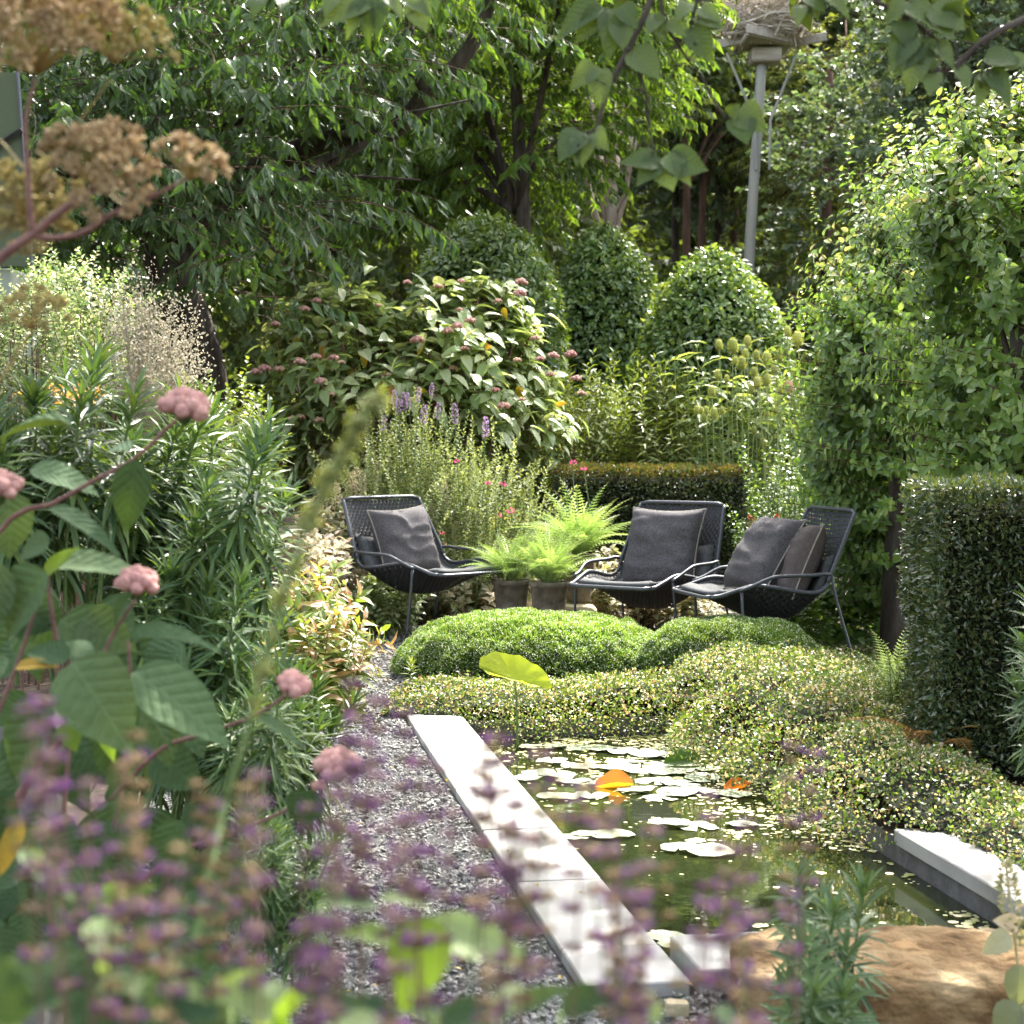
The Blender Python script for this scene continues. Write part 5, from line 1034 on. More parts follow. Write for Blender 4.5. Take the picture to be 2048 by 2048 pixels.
spikes('red_bistort', 'plant with slender coral red flower spikes between hedge and chair', 'perennial', rs, [M['red'], M['stemgreen']], [r2(*q_) for q_ in [(980, 330), (1040, 365), (1075, 370), (1110, 290), (1052, 330), (1130, 345), (960, 530), (1000, 530), (955, 470), (1535, 400), (1300, 300), (985, 300)]], 12.0, .95, lean=.2)
# airy green plants behind the left chair
AI = [stemT(44, .75, L_RH, .05, False, .14, (0, 1.0), .3, rad=.002) for _ in range(5)]
P, x, y = region([(368, 425), (410, 415), (440, 418), (470, 440), (500, 452), (520, 470), (548, 500), (560, 560), (520, 600), (400, 590), (352, 560), (345, 500), (352, 455)], (12.9, 13.9), 800, 11); P = P-[0, 0, .4]
ta = mass('airy_perennial', 'airy light green perennials with tiny leaves filling behind the left chair', 'perennial', [M['airy'], M['stemgreen']], AI, P, rng.normal(size=P.shape)*.4+[0, 0, 1], R(.5, .95, len(P)))
P, x, y = region([(430, 440), (560, 470), (575, 500), (560, 540), (500, 520)], (13, 14.2), 60, 12)
sc_ = spikeT(.02, .012, L_RH, .012, 26, ext=.35).mesh('flower', [M['magenta'], M['stemgreen']])
t = thing('scabious', 'thin stemmed plant with small magenta button flowers behind the fern pots', 'perennial', tuple(PT(500, 440, 12.9)*[1, 1, 0]))
for (x, y) in [(1080, 28), (1180, 40), (1230, 213), (1158, 240), (783, 350), (793, 422), (1700, -60), (1630, -100), (880, -110)]: inst(sc_, 'flower', t, PT(320+.1553*x, 480+.1553*y, 12.8+R(-.1, .2)), upb([[R(-.2, .2), R(-.2, .2), 1]])[0], R(1.0, 1.6))
spikes('purple_hyssop', 'giant hyssop with pale purple flower spikes in front of the hydrangea', 'perennial', [spikeT(.13, .014, L_RH, .014, 110, ext=.45) for _ in range(2)], [M['lav'], M['stemgreen']], [(225+.207*x, 250+.207*y) for x, y in [(820, 760), (870, 775), (888, 760), (932, 735), (995, 715), (1025, 815), (957, 850), (1113, 840), (765, 880), (1257, 905), (840, 800)]], 12.7, .95)
LE = [spikeT(.22, .022, L_RH, .02, 150, ext=.4) for _ in range(2)]
spikes('lambs_ear', "silvery lamb's ear with woolly flower spikes behind the left chair back", 'perennial', LE, [M['silver'], M['silver']], [(352, 500), (357, 492), (362, 497), (349, 505), (445, 512), (432, 525), (436, 542), (452, 530), (344, 520), (335, 510), (322, 520), (455, 545), (376, 488)], 13.2, .9)
# sage carpets
SG = [stemT(14, .24, L_OV, .085, True, .06, (-.1, .8), .3, rad=.003, start=.2) for _ in range(5)]
def sage(name, label, poly_, Yr, n, mat, sc=(.7, 1.1), T=SG, sd=1, lean=.35, dz=.12, grp=None):
    P, x, y = region(poly_, Yr, n, sd); P = P-[0, 0, dz]; return mass(name, label, 'sage', [M[mat], M['stembrown']], T, P, rng.normal(size=P.shape)*lean+[0, -.15, 1], R(*sc, len(P)), grp)
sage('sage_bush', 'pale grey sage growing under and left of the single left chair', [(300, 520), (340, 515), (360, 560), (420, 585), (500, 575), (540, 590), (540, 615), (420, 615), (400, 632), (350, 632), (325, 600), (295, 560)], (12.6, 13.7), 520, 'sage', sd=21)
sage('sage_bush', 'silvery sage left of the left chair', [(290, 545), (320, 535), (345, 550), (350, 590), (320, 610), (296, 590)], (11.6, 12.6), 190, 'silver', sd=22)
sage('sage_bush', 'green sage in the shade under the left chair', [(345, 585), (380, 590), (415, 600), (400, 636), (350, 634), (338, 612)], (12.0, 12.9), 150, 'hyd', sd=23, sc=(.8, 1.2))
sage('sage_bush', 'pale sage under the middle chair behind the moss', [(582, 560), (640, 570), (700, 590), (720, 620), (600, 622), (585, 600)], (12.3, 13.2), 210, 'sage', sd=24)
SP2 = [stemT(18, .32, leafT([.25, .6], [.95, .85], .25, .35, .36), .13, True, .08, (-.05, .9), .3, rad=.004, start=.15) for _ in range(5)]
P, x, y = region([(288, 612), (305, 600), (322, 602), (336, 622), (348, 645), (352, 668), (348, 700), (335, 712), (300, 712), (275, 700), (272, 650)], (8.2, 9.3), 210, 25, zmin=.08); P = P-[0, 0, .1]; P[:, 2] = np.maximum(P[:, 2], 0)
mass('tricolour_sage', 'bushy sage with pink and cream tips at the left edge of the gravel', 'sage', [M['sagep'], M['stembrown']], SP2, P, rng.normal(size=P.shape)*.4+[.1, -.15, .9], R(.65, 1.0, len(P)))
k = 60; f = rng.choice(len(P), k)
# right side greenery below the pear
P, x, y = region([(765, 590), (800, 570), (850, 585), (920, 590), (915, 660), (850, 665), (800, 660), (770, 640)], (10.7, 12.2), 240, 26, zmin=.05); P = P-[0, 0, .15]; P[:, 2] = np.maximum(P[:, 2], 0)
mass('leafy_perennial', 'broad leaved green perennials in shade under the pear tree', 'perennial', [M['green'], M['stemgreen']], [stemT(14, .35, L_HART, .1, False, .1, (-.1, .6), .3) for _ in range(4)], P, rng.normal(size=P.shape)*.35+[0, 0, 1], R(.6, 1.0, len(P)))
fern('small_fern', np.array(GR(905, 712, 0))*1.0+[0, .2, .02], 14, .38, 'pale green fern between the wire vine and the dark yew block', spread=1)
fern('rusty_fern', np.array([1.72, 7.15, .02]), 9, .42, 'fern with rusty orange fronds leaning on the dark yew block', frR, el=(.5, 1.2), lean=(-.3, -.1))
P, x, y = region([(890, 655), (925, 650), (925, 700), (890, 715)], (7.6, 8.4), 50, 27, zmin=.0)
mass('leafy_perennial', 'little pale leafy plants at the foot of the yew block', 'perennial', [M['light'], M['stemgreen']], [stemT(16, .2, L_MID, .05, False) for _ in range(2)], P-[0, 0, .1], rng.normal(size=P.shape)*.3+[0, 0, 1], R(.7, 1, len(P)))
# variegated shrub, grey cloud plant and orange flowers top left
P, x, y = region([(-30, 292), (5, 285), (30, 272), (60, 260), (95, 268), (118, 290), (122, 330), (112, 370), (100, 400), (60, 410), (-30, 410)], (9.4, 10.8), 520, 31); P = P-[0, 0, .12]
mass('variegated_shrub', 'white edged variegated shrub glowing in sun at the left picture edge', 'shrub', [M['variegated'], M['stembrown']], [stemT(20, .3, L_RHW, .045, False, .08, (0, .9), .3) for _ in range(4)], P, rng.normal(size=P.shape)*.5+[0, 0, 1], R(.6, 1.0, len(P)))
g = G(); cp = PT(140, 410, 9.3); t = thing('cloud_plant', 'cloud like plant of tiny grey seed heads on wiry stems', 'perennial', (cp[0], 9.3, 0))
P, x, y = region([(112, 300), (130, 292), (150, 310), (165, 318), (195, 300), (185, 325), (192, 350), (200, 375), (190, 390), (150, 420), (125, 400), (112, 350)], (8.9, 9.8), 5200, 32)
ha = R(0, 1, 200); Ph, _, _ = region([(118, 262), (150, 245), (150, 300), (115, 300)], (9, 9.5), 130, 1)
P = np.concatenate([P, Ph]); P = P+.06*rng.normal(size=P.shape)+.05*np.stack([vnoise(P*9, 1), 0*P[:, 0], vnoise(P*9+5, 2)], -1); g.place(L_RHW, P, basis(rdir(len(P)), rdir(len(P))), R(.010, .02, len(P)))
for i in rng.choice(len(P), 260): tube(g, [(cp[0]+(P[i][0]-cp[0])*.3, 9.3, P[i][2]*.45), (P[i]+[cp[0], 9.3, P[i][2]*.6])/2, P[i]], .0016, 3, 0, .1, False)
g.build('seed_cloud', M['haze'], t, False, 'stuff')
spikes('orange_lily', 'plant with loose orange flowers behind the spurge at the left', 'perennial', [spikeT(.05, .035, L_OV, .035, 14, ext=.4)], [M['orange'], M['stemgreen']], [(60, 402), (68, 395), (77, 400), (86, 396), (72, 408), (92, 404), (30, 398), (50, 394)], 8.6, 1.1)

# ------------------------------------------------------------------ spurges (narrow whorled leaves)
def spurgeT(L=.55, ln=72, ls=.14, leafy=.52, lf=leafT([.3, .7], [1, .85], .5, .3, .12), bend=.12, rad=.006):
    g = G(); b_ = R(-bend, bend); pts = smooth_path([(0, 0, 0), (b_*.2, .02, L*.4), (b_, 0, L)], 9); tube(g, pts, np.linspace(rad, rad*.5, 9), 5, 1, 0, False)
    t = 1-leafy*R(0, 1, ln)**1.15; t = np.sort(t); P = np.stack([np.interp(t, np.linspace(0, 1, 9), pts[:, i]) for i in range(3)], -1); a = np.arange(ln)*2.399
    u = (t-(1-leafy))/leafy; e_ = -.55+1.75*u**1.4+R(-.15, .15, ln); A_ = np.stack([np.cos(a)*np.cos(e_), np.sin(a)*np.cos(e_), np.sin(e_)], -1)
    g.place(lf, P, basis(A_, [[0, 0, 1.]]*ln), ls*(1.05-.35*u)*R(.85, 1.1, ln)); return g
SE = [spurgeT() for _ in range(4)]; SEm = [s_.mesh('shoot', [M['euph'], M['stemgreen']]) for s_ in SE]
def spurge(name, label, meshes, heads, root, sc=(1.1, 1.4), group=None, Ls=.55):
    t = thing(name, label, 'spurge', tuple(root), group)
    for i, (px, py, Y) in enumerate(heads):
        p = PT(px, py, Y); d = p-(np.array(root)+[0, 0, -.3]); d = norm(d+np.array([R(-.1, .1), R(-.1, .1), .35])*np.linalg.norm(d)); s_ = R(*sc); inst(meshes[i % len(meshes)], 'shoot', t, p-d*Ls*s_, upb([d])[0], s_)
    return t
def hs(x0, y0, x1, y1, n, Y0, Y1): return [(R(x0, x1), R(y0, y1), R(Y0, Y1)) for _ in range(n)]
spurge('spurge', 'tall dark spurge with a pointed shoot against the cloud plant, upper left', SEm, [(88, 355, 5.2), (78, 375, 5.4), (108, 380, 5.0), (40, 400, 5.0)]+hs(-20, 390, 190, 470, 26, 4.6, 6.2), (-1.35, 5.3, .2), (1.0, 1.25), 'spurges in the left border')
spurge('spurge', 'spurge whose shoots lean over the path side, left of the single chair', SEm, [(218, 420, 5.6), (262, 418, 5.8), (240, 440, 5.3), (290, 500, 5.3), (170, 400, 6), (195, 395, 6.2)]+hs(130, 440, 270, 560, 34, 5.0, 6.6), (-1.2, 5.7, .1), (1.0, 1.3), 'spurges in the left border')
spurge('spurge', 'lower spurge clump behind the big hydrangea leaves', SEm, hs(120, 560, 285, 690, 36, 4.7, 6.2), (-1.25, 5.4, -.1), (.9, 1.2), 'spurges in the left border')
spurge('spurge', 'spurge clump in front of the tricolour sage beside the gravel', SEm, hs(190, 660, 315, 790, 30, 4.5, 5.8)+[(345, 700, 5.5), (335, 725, 5.3)], (-.95, 5.0, -.1), (.7, 1.0), 'spurges in the left border')
spurge('spurge', 'fine leaved low spurge lying on the near left gravel', SEm, hs(230, 800, 325, 900, 20, 4.0, 4.8), (-.75, 4.4, -.3), (.5, .7), 'spurges in the left border')
SB = [spurgeT(.3, 52, .11, .8, leafT([.3, .7], [1, .85], .35, .25, .16), .06, .004) for _ in range(3)]; SBm = [s_.mesh('shoot', [M['euphn'], M['stemgreen']]) for s_ in SB]
spurge('blue_spurge', 'bluish spurge in front of the boulder at the lower right', SBm, [(798, 872, 3.6), (835, 910, 3.6), (860, 890, 3.75), (800, 945, 3.45), (845, 950, 3.6), (790, 985, 3.45), (825, 900, 3.7), (815, 990, 3.4), (848, 1000, 3.45)], GR(800, 1060, GZ)+[0.05, 0, .0], (.75, 1.0), None, .3)
spurge('blue_spurge', 'bluish spurge shoots poking in at the right picture edge by the yew', SBm, [(1022, 640, 5.2), (1030, 600, 5.3), (1018, 690, 5.2), (1035, 660, 5.1), (1030, 725, 5.2)], (1.75, 5.35, .0), (.9, 1.1), None, .3)
t = thing('seedling', 'small light green spurge seedling at the gravel end of the far coping', 'plant', tuple(GR(409, 697)))
inst(spurgeT(.17, 46, .07, .85, leafT([.3, .7], [1, .85], .35, .2, .17), .02, .003).mesh('shoot', [M['light'], M['stemgreen']]), 'shoot', t, GR(409, 697), np.eye(3), 1.0)
# lamb's ear at the right edge
t = thing('lambs_ear', "woolly grey lamb's ear spike and leaves at the right edge beside the boulder", 'perennial', tuple(GR(1015, 1010, .0)))
lsp = spikeT(.2, .016, L_RH, .018, 220, ext=.12); inst(lsp.mesh('flower_spike', [M['sage'], M['sage']]), 'flower_spike', t, PT(1016, 950, 3.85), upb([[-.12, 0, 1]])[0], .95)
slm = [L_HART.mesh('leaf', M['sage'])]
P = np.array([PT(1010, 935, 3.8), PT(1020, 965, 3.75), PT(1012, 1000, 3.7), PT(1035, 940, 3.8), PT(1030, 1000, 3.7), PT(1018, 925, 3.85)]); leafparts(t, slm, P, basis([[-.6, -.2, -.3], [-.1, -.2, -1], [-.3, -.3, -.8], [.5, 0, .2], [.2, -.3, -1], [-.5, -.3, .2]], [[0, -1, .5]]*6), [.07, .09, .09, .08, .1, .06])

# ------------------------------------------------------------------ near hydrangea with big leaves (left)
NH = 3.0
t = thing('hydrangea', 'near hydrangea with huge felted leaves and pink knobbly flower heads, filling the left edge', 'shrub', (-1.0, 3.05, 0))
bl = [L_BIG.mesh('leaf', M['hydnear'], True), leafT([.04, .12, .24, .38, .52, .66, .8, .92], [.42, .75, .96, 1, .93, .76, .48, .2], .45, .45, .6, .008).mesh('leaf', M['hydnear'], True)]
bll = [L_BIG.mesh('leaf', M['lime'], True)]; bly = [L_BIG.mesh('leaf', M['hydold'], True)]
def L2(t, ms, b_, e_, w, Y, face=(0, -1, .55), dY=-.03, Y2=None):
    B0, E0 = PT(b_[0], b_[1], Y), PT(e_[0], e_[1], Y+dY if Y2 is None else Y2); d = E0-B0; Ln = np.linalg.norm(d); Mx = basis([d], [face])[0]
    me = ms[rng.integers(0, len(ms))]; wn = w*Y/FPX/(Ln*.66)
    inst(me, 'leaf', t, B0, Mx@np.diag([1, wn, 1]), Ln)
for (b_, e_, w, dy, Y, f) in [((136, 460), (124, 536), 42, 0, 2.9, (.2, -1, .2)), ((132, 449), (91, 447), 30, .05, 2.95, (0, -.5, 1)), ((72, 427), (-6, 412), 32, 0, 2.9, (0, -.25, 1)), ((49, 508), (126, 540), 26, -.02, 2.85, (-.2, -.4, 1)),
                              ((8, 492), (14, 560), 48, 0, 3.0, (.6, -1, .2)), ((49, 565), (147, 557), 40, 0, 2.95, (0, -.55, 1)), ((48, 573), (-14, 630), 66, 0, 2.8, (-.2, -1, .6)), ((50, 542), (14, 550), 34, .0, 2.9, (0, -1, .8)),
                              ((132, 594), (104, 624), 22, 0, 2.9, (-.8, -1, .5)), ((68, 660), (27, 643), 34, 0, 2.75, (0, -1, 1)), ((74, 660), (88, 634), 34, .03, 2.8, (.2, -1, .7)), ((72, 662), (128, 742), 88, -.05, 2.7, (.1, -1, .5)),
                              ((128, 642), (212, 622), 34, 0, 2.9, (.1, -.5, 1)), ((132, 673), (232, 728), 68, -.04, 2.8, (.2, -.8, .8)), ((128, 690), (188, 736), 30, 0, 2.85, (.6, -.6, 1)), ((52, 700), (-8, 785), 64, 0, 2.65, (-.2, -1, .5)),
                              ((310, 790), (297, 828), 40, 0, 2.9, (0, -1, .2)), ((256, 718), (308, 738), 18, 0, 2.95, (.3, -.6, 1)), ((238, 853), (206, 850), 16, 0, 2.9, (0, -.6, 1)), ((10, 790), (-10, 850), 40, 0, 2.6, (0, -1, .5)),
                              ((60, 620), (120, 655), 60, 0, 3.1, (.1, -1, .4)), ((20, 600), (60, 645), 56, 0, 3.15, (-.3, -1, .3)), ((95, 610), (150, 640), 60, .05, 3.15, (.3, -1, .7)), ((30, 470), (100, 480), 40, 0, 3.2, (0, -.6, 1)),
                              ((105, 700), (120, 790), 50, 0, 3.0, (.5, -1, .3)), ((20, 740), (60, 800), 56, 0, 3.0, (-.3, -1, .3)), ((150, 700), (175, 770), 40, 0, 3.1, (.3, -1, .5)), ((-5, 560), (-25, 640), 60, 0, 2.8, (0, -1, .3)),
                              ((205, 850), (215, 900), 36, 0, 2.7, (.2, -1, .3)), ((212, 860), (250, 925), 44, 0, 2.65, (.2, -1, .3)), ((180, 820), (160, 880), 44, 0, 2.8, (-.2, -1, .4)), ((110, 820), (80, 890), 50, 0, 2.8, (-.3, -1, .4))]:
    L2(t, bl, b_, e_, w, Y, f, dy)
L2(t, bly, (16, 668), (52, 658), 16, 2.75, (0, -.8, 1)); L2(t, bly, (22, 820), (-4, 875), 22, 2.6, (0, -1, .4))
L2(t, bll, (68, 722), (73, 748), 26, 2.75, (0, -1, .2)); L2(t, bll, (45, 575), (70, 545), 18, 2.92, (0, -.8, .6)); L2(t, bll, (100, 712), (112, 760), 20, 2.95); 
for _ in range(46):
    x0, y0 = R(-30, 190), R(600, 900); a = R(0, 6.28); L2(t, bl, (x0, y0), (x0+60*math.cos(a)*.8, y0+abs(60*math.sin(a))*.8+10), R(36, 60), R(3.1, 3.5), (R(-.5, .5), -1, R(.2, 1)))
for _ in range(22):
    x0, y0 = R(-20, 90), R(820, 930); a = R(0, 6.28); L2(t, bl, (x0, y0), (x0+50*math.cos(a)*.8, y0+abs(45*math.sin(a))+10), R(32, 52), R(2.8, 3.2), (R(-.5, .5), -1, R(.2, 1)))
for _ in range(46):
    x0, y0 = R(-20, 235), R(850, 1010); a = R(0, 6.28); L2(t, bl, (x0, y0), (x0+55*math.cos(a)*.8, y0+abs(45*math.sin(a))+10), R(34, 54), R(2.2, 2.8), (R(-.5, .5), -1, R(.2, 1)))
g = G()
def stem2(g, pts, Y, r, mat=0, k=7): trunk(g, [PT(p[0], p[1], Y+(p[2] if len(p) > 2 else 0)) for p in pts], (r, r*.55), k, 16, mat)
stem2(g, [(-60, 640), (-10, 545), (20, 512), (50, 505), (100, 477), (136, 458), (165, 430), (183, 414)], 2.93, .0055)
for pts in [[(40, 760), (72, 730), (90, 690), (110, 640), (137, 597)], [(110, 800), (160, 750), (200, 735), (250, 718), (275, 703), (290, 690)], [(120, 900), (180, 850), (212, 842), (260, 822), (300, 803), (312, 790), (330, 775)], [(-20, 760), (18, 662), (32, 620), (40, 600)], [(60, 860), (68, 760), (72, 662)], [(60, 660), (50, 600), (48, 560)], [(-10, 520), (0, 500), (2, 492)], [(90, 900), (120, 800), (130, 690), (128, 640)]]:
    stem2(g, pts, 2.93, .0045)
trunk(g, [(-1.0, 3.05, GZ), (-.98, 3.0, .4), PT(40, 760, 2.95)], (.014, .008), 7, 12); trunk(g, [(-1.0, 3.05, GZ), (-.9, 3.0, .35), PT(110, 880, 2.93)], (.012, .006), 7, 12)
g.build('stems', M['stemred'], t, True)
fhn = [flowerhead(nb, r, .0125, .55).mesh('flower_head', [M['pink'], M['stemgreen']], True) for nb, r in ((17, .034), (14, .032), (22, .026))]
for (x, y, s_, q) in [(185, 408, 1.05, 0), (138, 584, .95, 1), (293, 685, .85, 2), (338, 766, .95, 0), (1, 488, .95, 1), (319, 786, .35, 2)]: inst(fhn[q], 'flower_head', t, PT(x, y, 2.88), upb([[R(-.1, .3), -.35, 1]])[0], s_)

# ------------------------------------------------------------------ giant seed umbels (upper left)
def umbel(name_t, c, R_, n, m_, mat, axis, spread=1.15, ss=.0045):
    """one umbel: rays from c to small umbellets; R_ ray length"""
    g = G(); B_ = upb([axis])[0]
    u = (np.arange(n)+.5)/n; th = np.arccos(1-u*(1-math.cos(spread))); a = np.arange(n)*2.399+R(-.2, .2, n); d = np.stack([np.sin(th)*np.cos(a), np.sin(th)*np.sin(a), np.cos(th)], -1)+rng.normal(size=(n, 3))*.06
    d = norm(d)@B_.T; Ls = R_*R(.82, 1.1, n)
    for i in range(n):
        e_ = c+d[i]*Ls[i]; tube(g, [c, (c+e_)/2+[0, 0, .004], e_], .0011, 3, 1, .2, False); rr = R_*.17; w = norm(rdir(m_)*.9+d[i]*1.0)*rr*R(.7, 1.15, m_)[:, None]; pe = e_+w
        g.place(B_LO, pe, basis(w, rdir(m_)), np.stack([R(.8, 1.5, m_)*ss, R(.5, .8, m_)*ss, R(.5, .8, m_)*ss], -1))
        for q in range(0, m_, 3): tube(g, [e_, pe[q]], .0006, 3, 1, .2, False)
    return g
t = thing('angelica', 'tall seed heads of a giant umbellifer on reddish stems, cut by the upper left corner', 'umbellifer', (-1.05, 2.35, 0)); UY = 2.3
for (x, y, r_, n, m_, mat, ax, Yo) in [(38, 75, 84, 66, 26, 'umbel', (-.1, -.5, 1), 0), (95, 190, 60, 46, 26, 'umbel', (.35, -.75, .6), .02), (188, 180, 40, 20, 18, 'umbel', (.35, -.3, .8), 0), (28, 225, 60, 46, 22, 'umbelg', (-.1, -.9, .5), .12), (112, 62, 56, 34, 20, 'umbelg', (.3, -.4, 1), .1), (-10, 20, 60, 40, 24, 'umbel', (-.1, -.6, 1), .05), (30, 330, 40, 18, 14, 'umbelg', (.2, -.6, 1), .2)]:
    umbel(None, PT(x, y, UY+Yo), r_*UY/FPX, n, m_, mat, ax).build('umbel', [M[mat], M['stemyel']], t, False, label=None)
g = G()
for pts, r_ in [([(-120, 420), (-40, 300), (0, 258), (32, 235), (60, 212), (95, 188)], .009), ([(34, 236), (60, 238), (88, 230), (112, 214), (150, 198), (188, 178)], .0042), ([(32, 235), (29, 190), (26, 120), (36, 78)], .004)]: stem2(g, pts, UY, r_)
trunk(g, [(-1.05, 2.35, GZ), (-1.0, 2.3, .7), PT(-120, 420, UY)], (.016, .011), 8, 10); g.build('stems', M['stemred'], t, True)
g = G()
for pts, r_ in [([(-30, 200), (20, 201), (60, 196), (100, 193)], .0018), ([(0, 140), (30, 172), (50, 160), (110, 80)], .0016), ([(30, 235), (20, 240), (28, 225)], .0025), ([(-40, 420), (0, 380), (30, 330)], .0025), ([(-60, 200), (-20, 100), (-10, 20)], .003)]: stem2(g, pts, UY+.05, r_)
g.build('thin_stems', M['stemyel'], t, True)

# ------------------------------------------------------------------ leaning green seed spike
t = thing('seed_spike', 'blurred green seed spike leaning to the right in front of the left chair', 'plant', (-.42, 1.6, 0)); SY = 1.5
pts = smooth_path([PT(*q, SY) for q in [(225, 800), (245, 740), (262, 670), (285, 590), (312, 515), (345, 450), (378, 395)]], 40); g = G(); tube(g, pts, np.linspace(.0035, .002, 40), 6); trunk(g, [(-.42, 1.6, GZ), (-.33, 1.4, .5), pts[0]], (.006, .0035), 6, 8); g.build('stem', M['stemgreen'], t, True)
n = 950; un = R(.12, 1, 75)**.8; u = np.clip(un[rng.integers(0, 75, n)]+R(-.006, .006, n), .1, 1); P = np.stack([np.interp(u, np.linspace(0, 1, 40), pts[:, i]) for i in range(3)], -1); d = rdir(n); wdt = (.0015+.0038*np.clip((u-.1)/.6, 0, 1))*(.6+.7*np.abs(np.sin(u*46))); P = P+norm(np.stack([np.sin(u*900//1*2.4), np.cos(u*900//1*2.4), 0*u], -1))*wdt[:, None]*.8+d*wdt[:, None]*.55
cl = vnoise(P*60, 4, 2) > -.3; g = G(); g.place(B_LO, P[cl], basis(d[cl], rdir(cl.sum())), R(.0018, .0036, cl.sum())); g.place(L_RH, P[cl][::4], basis(d[cl][::4], rdir(len(P[cl][::4]))), .009); g.build('capsules', M['spike'], t, False, 'stuff')

# ------------------------------------------------------------------ purple sage flowers across the foreground
def salviaT(L=.24, nw=7, col=('calyx', 'purple'), brown=.4):
    g = G(); tube(g, smooth_path([(0, 0, -1.15), (R(-.01, .01), 0, 0), (R(-.015, .015), R(-.01, .01), L)], 8), np.linspace(.0022, .001, 8), 5, 2, 0, False); z = 0.0; zs = np.cumsum(np.linspace(1.25, .55, nw)); zs = zs/zs[-1]*L
    for i, z in enumerate(zs):
        r_ = .0092*(1-.4*i/nw); k = 22; a = R(0, 6.28, k); d = np.stack([np.cos(a), np.sin(a), R(-.5, .6, k)], -1); P = d*[r_*.55, r_*.55, r_*.3]+[0, 0, z]
        V, v, F = B_LO.flat(); F1 = {q: (None if F[q] is None else (F[q][0], np.zeros(len(F[q][0]), int))) for q in (3, 4)}; g.place((V, v, F1), P, basis(d, rdir(k)), np.stack([R(.004, .0065, k), R(.002, .0032, k), R(.002, .0032, k)], -1))
        if R(0, 1) > brown:
            k = 14; a = R(0, 6.28, k); d = np.stack([np.cos(a), np.sin(a), R(-.3, .7, k)], -1); V, v, F = L_RHW.flat(); F2 = {q: (None if F[q] is None else (F[q][0], np.ones(len(F[q][0]), int))) for q in (3, 4)}
            g.place((V, v, F2), d*[r_*.8, r_*.8, r_*.4]+[0, 0, z], basis(d, rdir(k)), R(.005, .0085, k))
    return g
SVp = [salviaT(R(.12, .19), int(R(4, 7)), brown=.2).mesh('flower_spike', [M['calyx'], M['purple'], M['stembrown']]) for _ in range(6)]
SVb = [salviaT(R(.14, .2), int(R(6, 9)), brown=.8).mesh('flower_spike', [M['calyxbr'], M['purple'], M['stemgreen']]) for _ in range(5)]
def salvia(label, pts, ms, root):
    t = thing('purple_salvia', label, 'salvia', tuple(root), 'purple whorled salvia in the foreground')
    for i, (x, y, Y) in enumerate(pts):
        s_ = R(.7, .98); d = np.array([R(-.12, .12), R(-.1, .1), 1.0]); p = PT(x, y, Y*.84); inst(ms[rng.integers(0, len(ms))], 'flower_spike', t, p-norm(d)*.15*s_, upb([d])[0], s_)
    return t
def rnd(x0, x1, y0, y1, n, Y0=1.25, Y1=1.8): return [(R(x0, x1), R(y0, y1), R(Y0, Y1)) for _ in range(n)]
salvia('salvia at the far left with mauve and lavender whorls over the big leaves', rnd(10, 130, 730, 880, 9), SVp+SVb[:3], (-.45, 1.5, GZ))
salvia('browning salvia spikes crowded left of centre at the bottom', rnd(120, 250, 740, 900, 11), SVb+SVp[:1], (-.35, 1.45, GZ))
salvia('mauve salvia spikes over the near gravel', rnd(240, 340, 800, 960, 5)+[(352, 705, 1.7), (360, 755, 1.6), (375, 735, 1.65), (403, 745, 1.7), (365, 775, 1.5), (380, 800, 1.5), (345, 800, 1.5)], SVp, (-.22, 1.5, GZ))
salvia('purple salvia spikes between the gravel and the coping', [(420, 800, 1.6), (437, 790, 1.6), (450, 840, 1.5), (412, 850, 1.4), (400, 880, 1.3)]+rnd(380, 470, 870, 990, 3), SVp, (-.1, 1.4, GZ))
salvia('tall salvia spike with brown whorls crossing the white coping', [(489, 745, 1.55), (500, 775, 1.5), (478, 800, 1.5), (512, 830, 1.45), (537, 808, 1.5), (552, 835, 1.5), (530, 860, 1.4)]+rnd(470, 570, 890, 1000, 3), SVb+SVp, (.03, 1.45, GZ))
salvia('salvia spikes in front of the near end of the pond', [(586, 795, 1.55), (604, 855, 1.5), (575, 830, 1.5), (614, 870, 1.4), (647, 885, 1.5), (670, 912, 1.5), (640, 930, 1.4)]+rnd(570, 690, 880, 1010, 4), SVp+SVb, (.13, 1.45, GZ))
salvia('sparse salvia spikes at the right over the dark water', [(714, 835, 1.6), (728, 870, 1.5), (745, 855, 1.55), (708, 905, 1.5), (790, 795, 1.9), (812, 780, 1.9), (790, 935, 1.7), (755, 940, 1.5), (700, 960, 1.4), (740, 990, 1.4)], SVp+SVb[:1], (.3, 1.5, GZ))
salvia('single lavender catmint like spikes low at the left', rnd(100, 190, 880, 1000, 8)+rnd(285, 345, 930, 1000, 5), SVp, (-.35, 1.3, GZ))
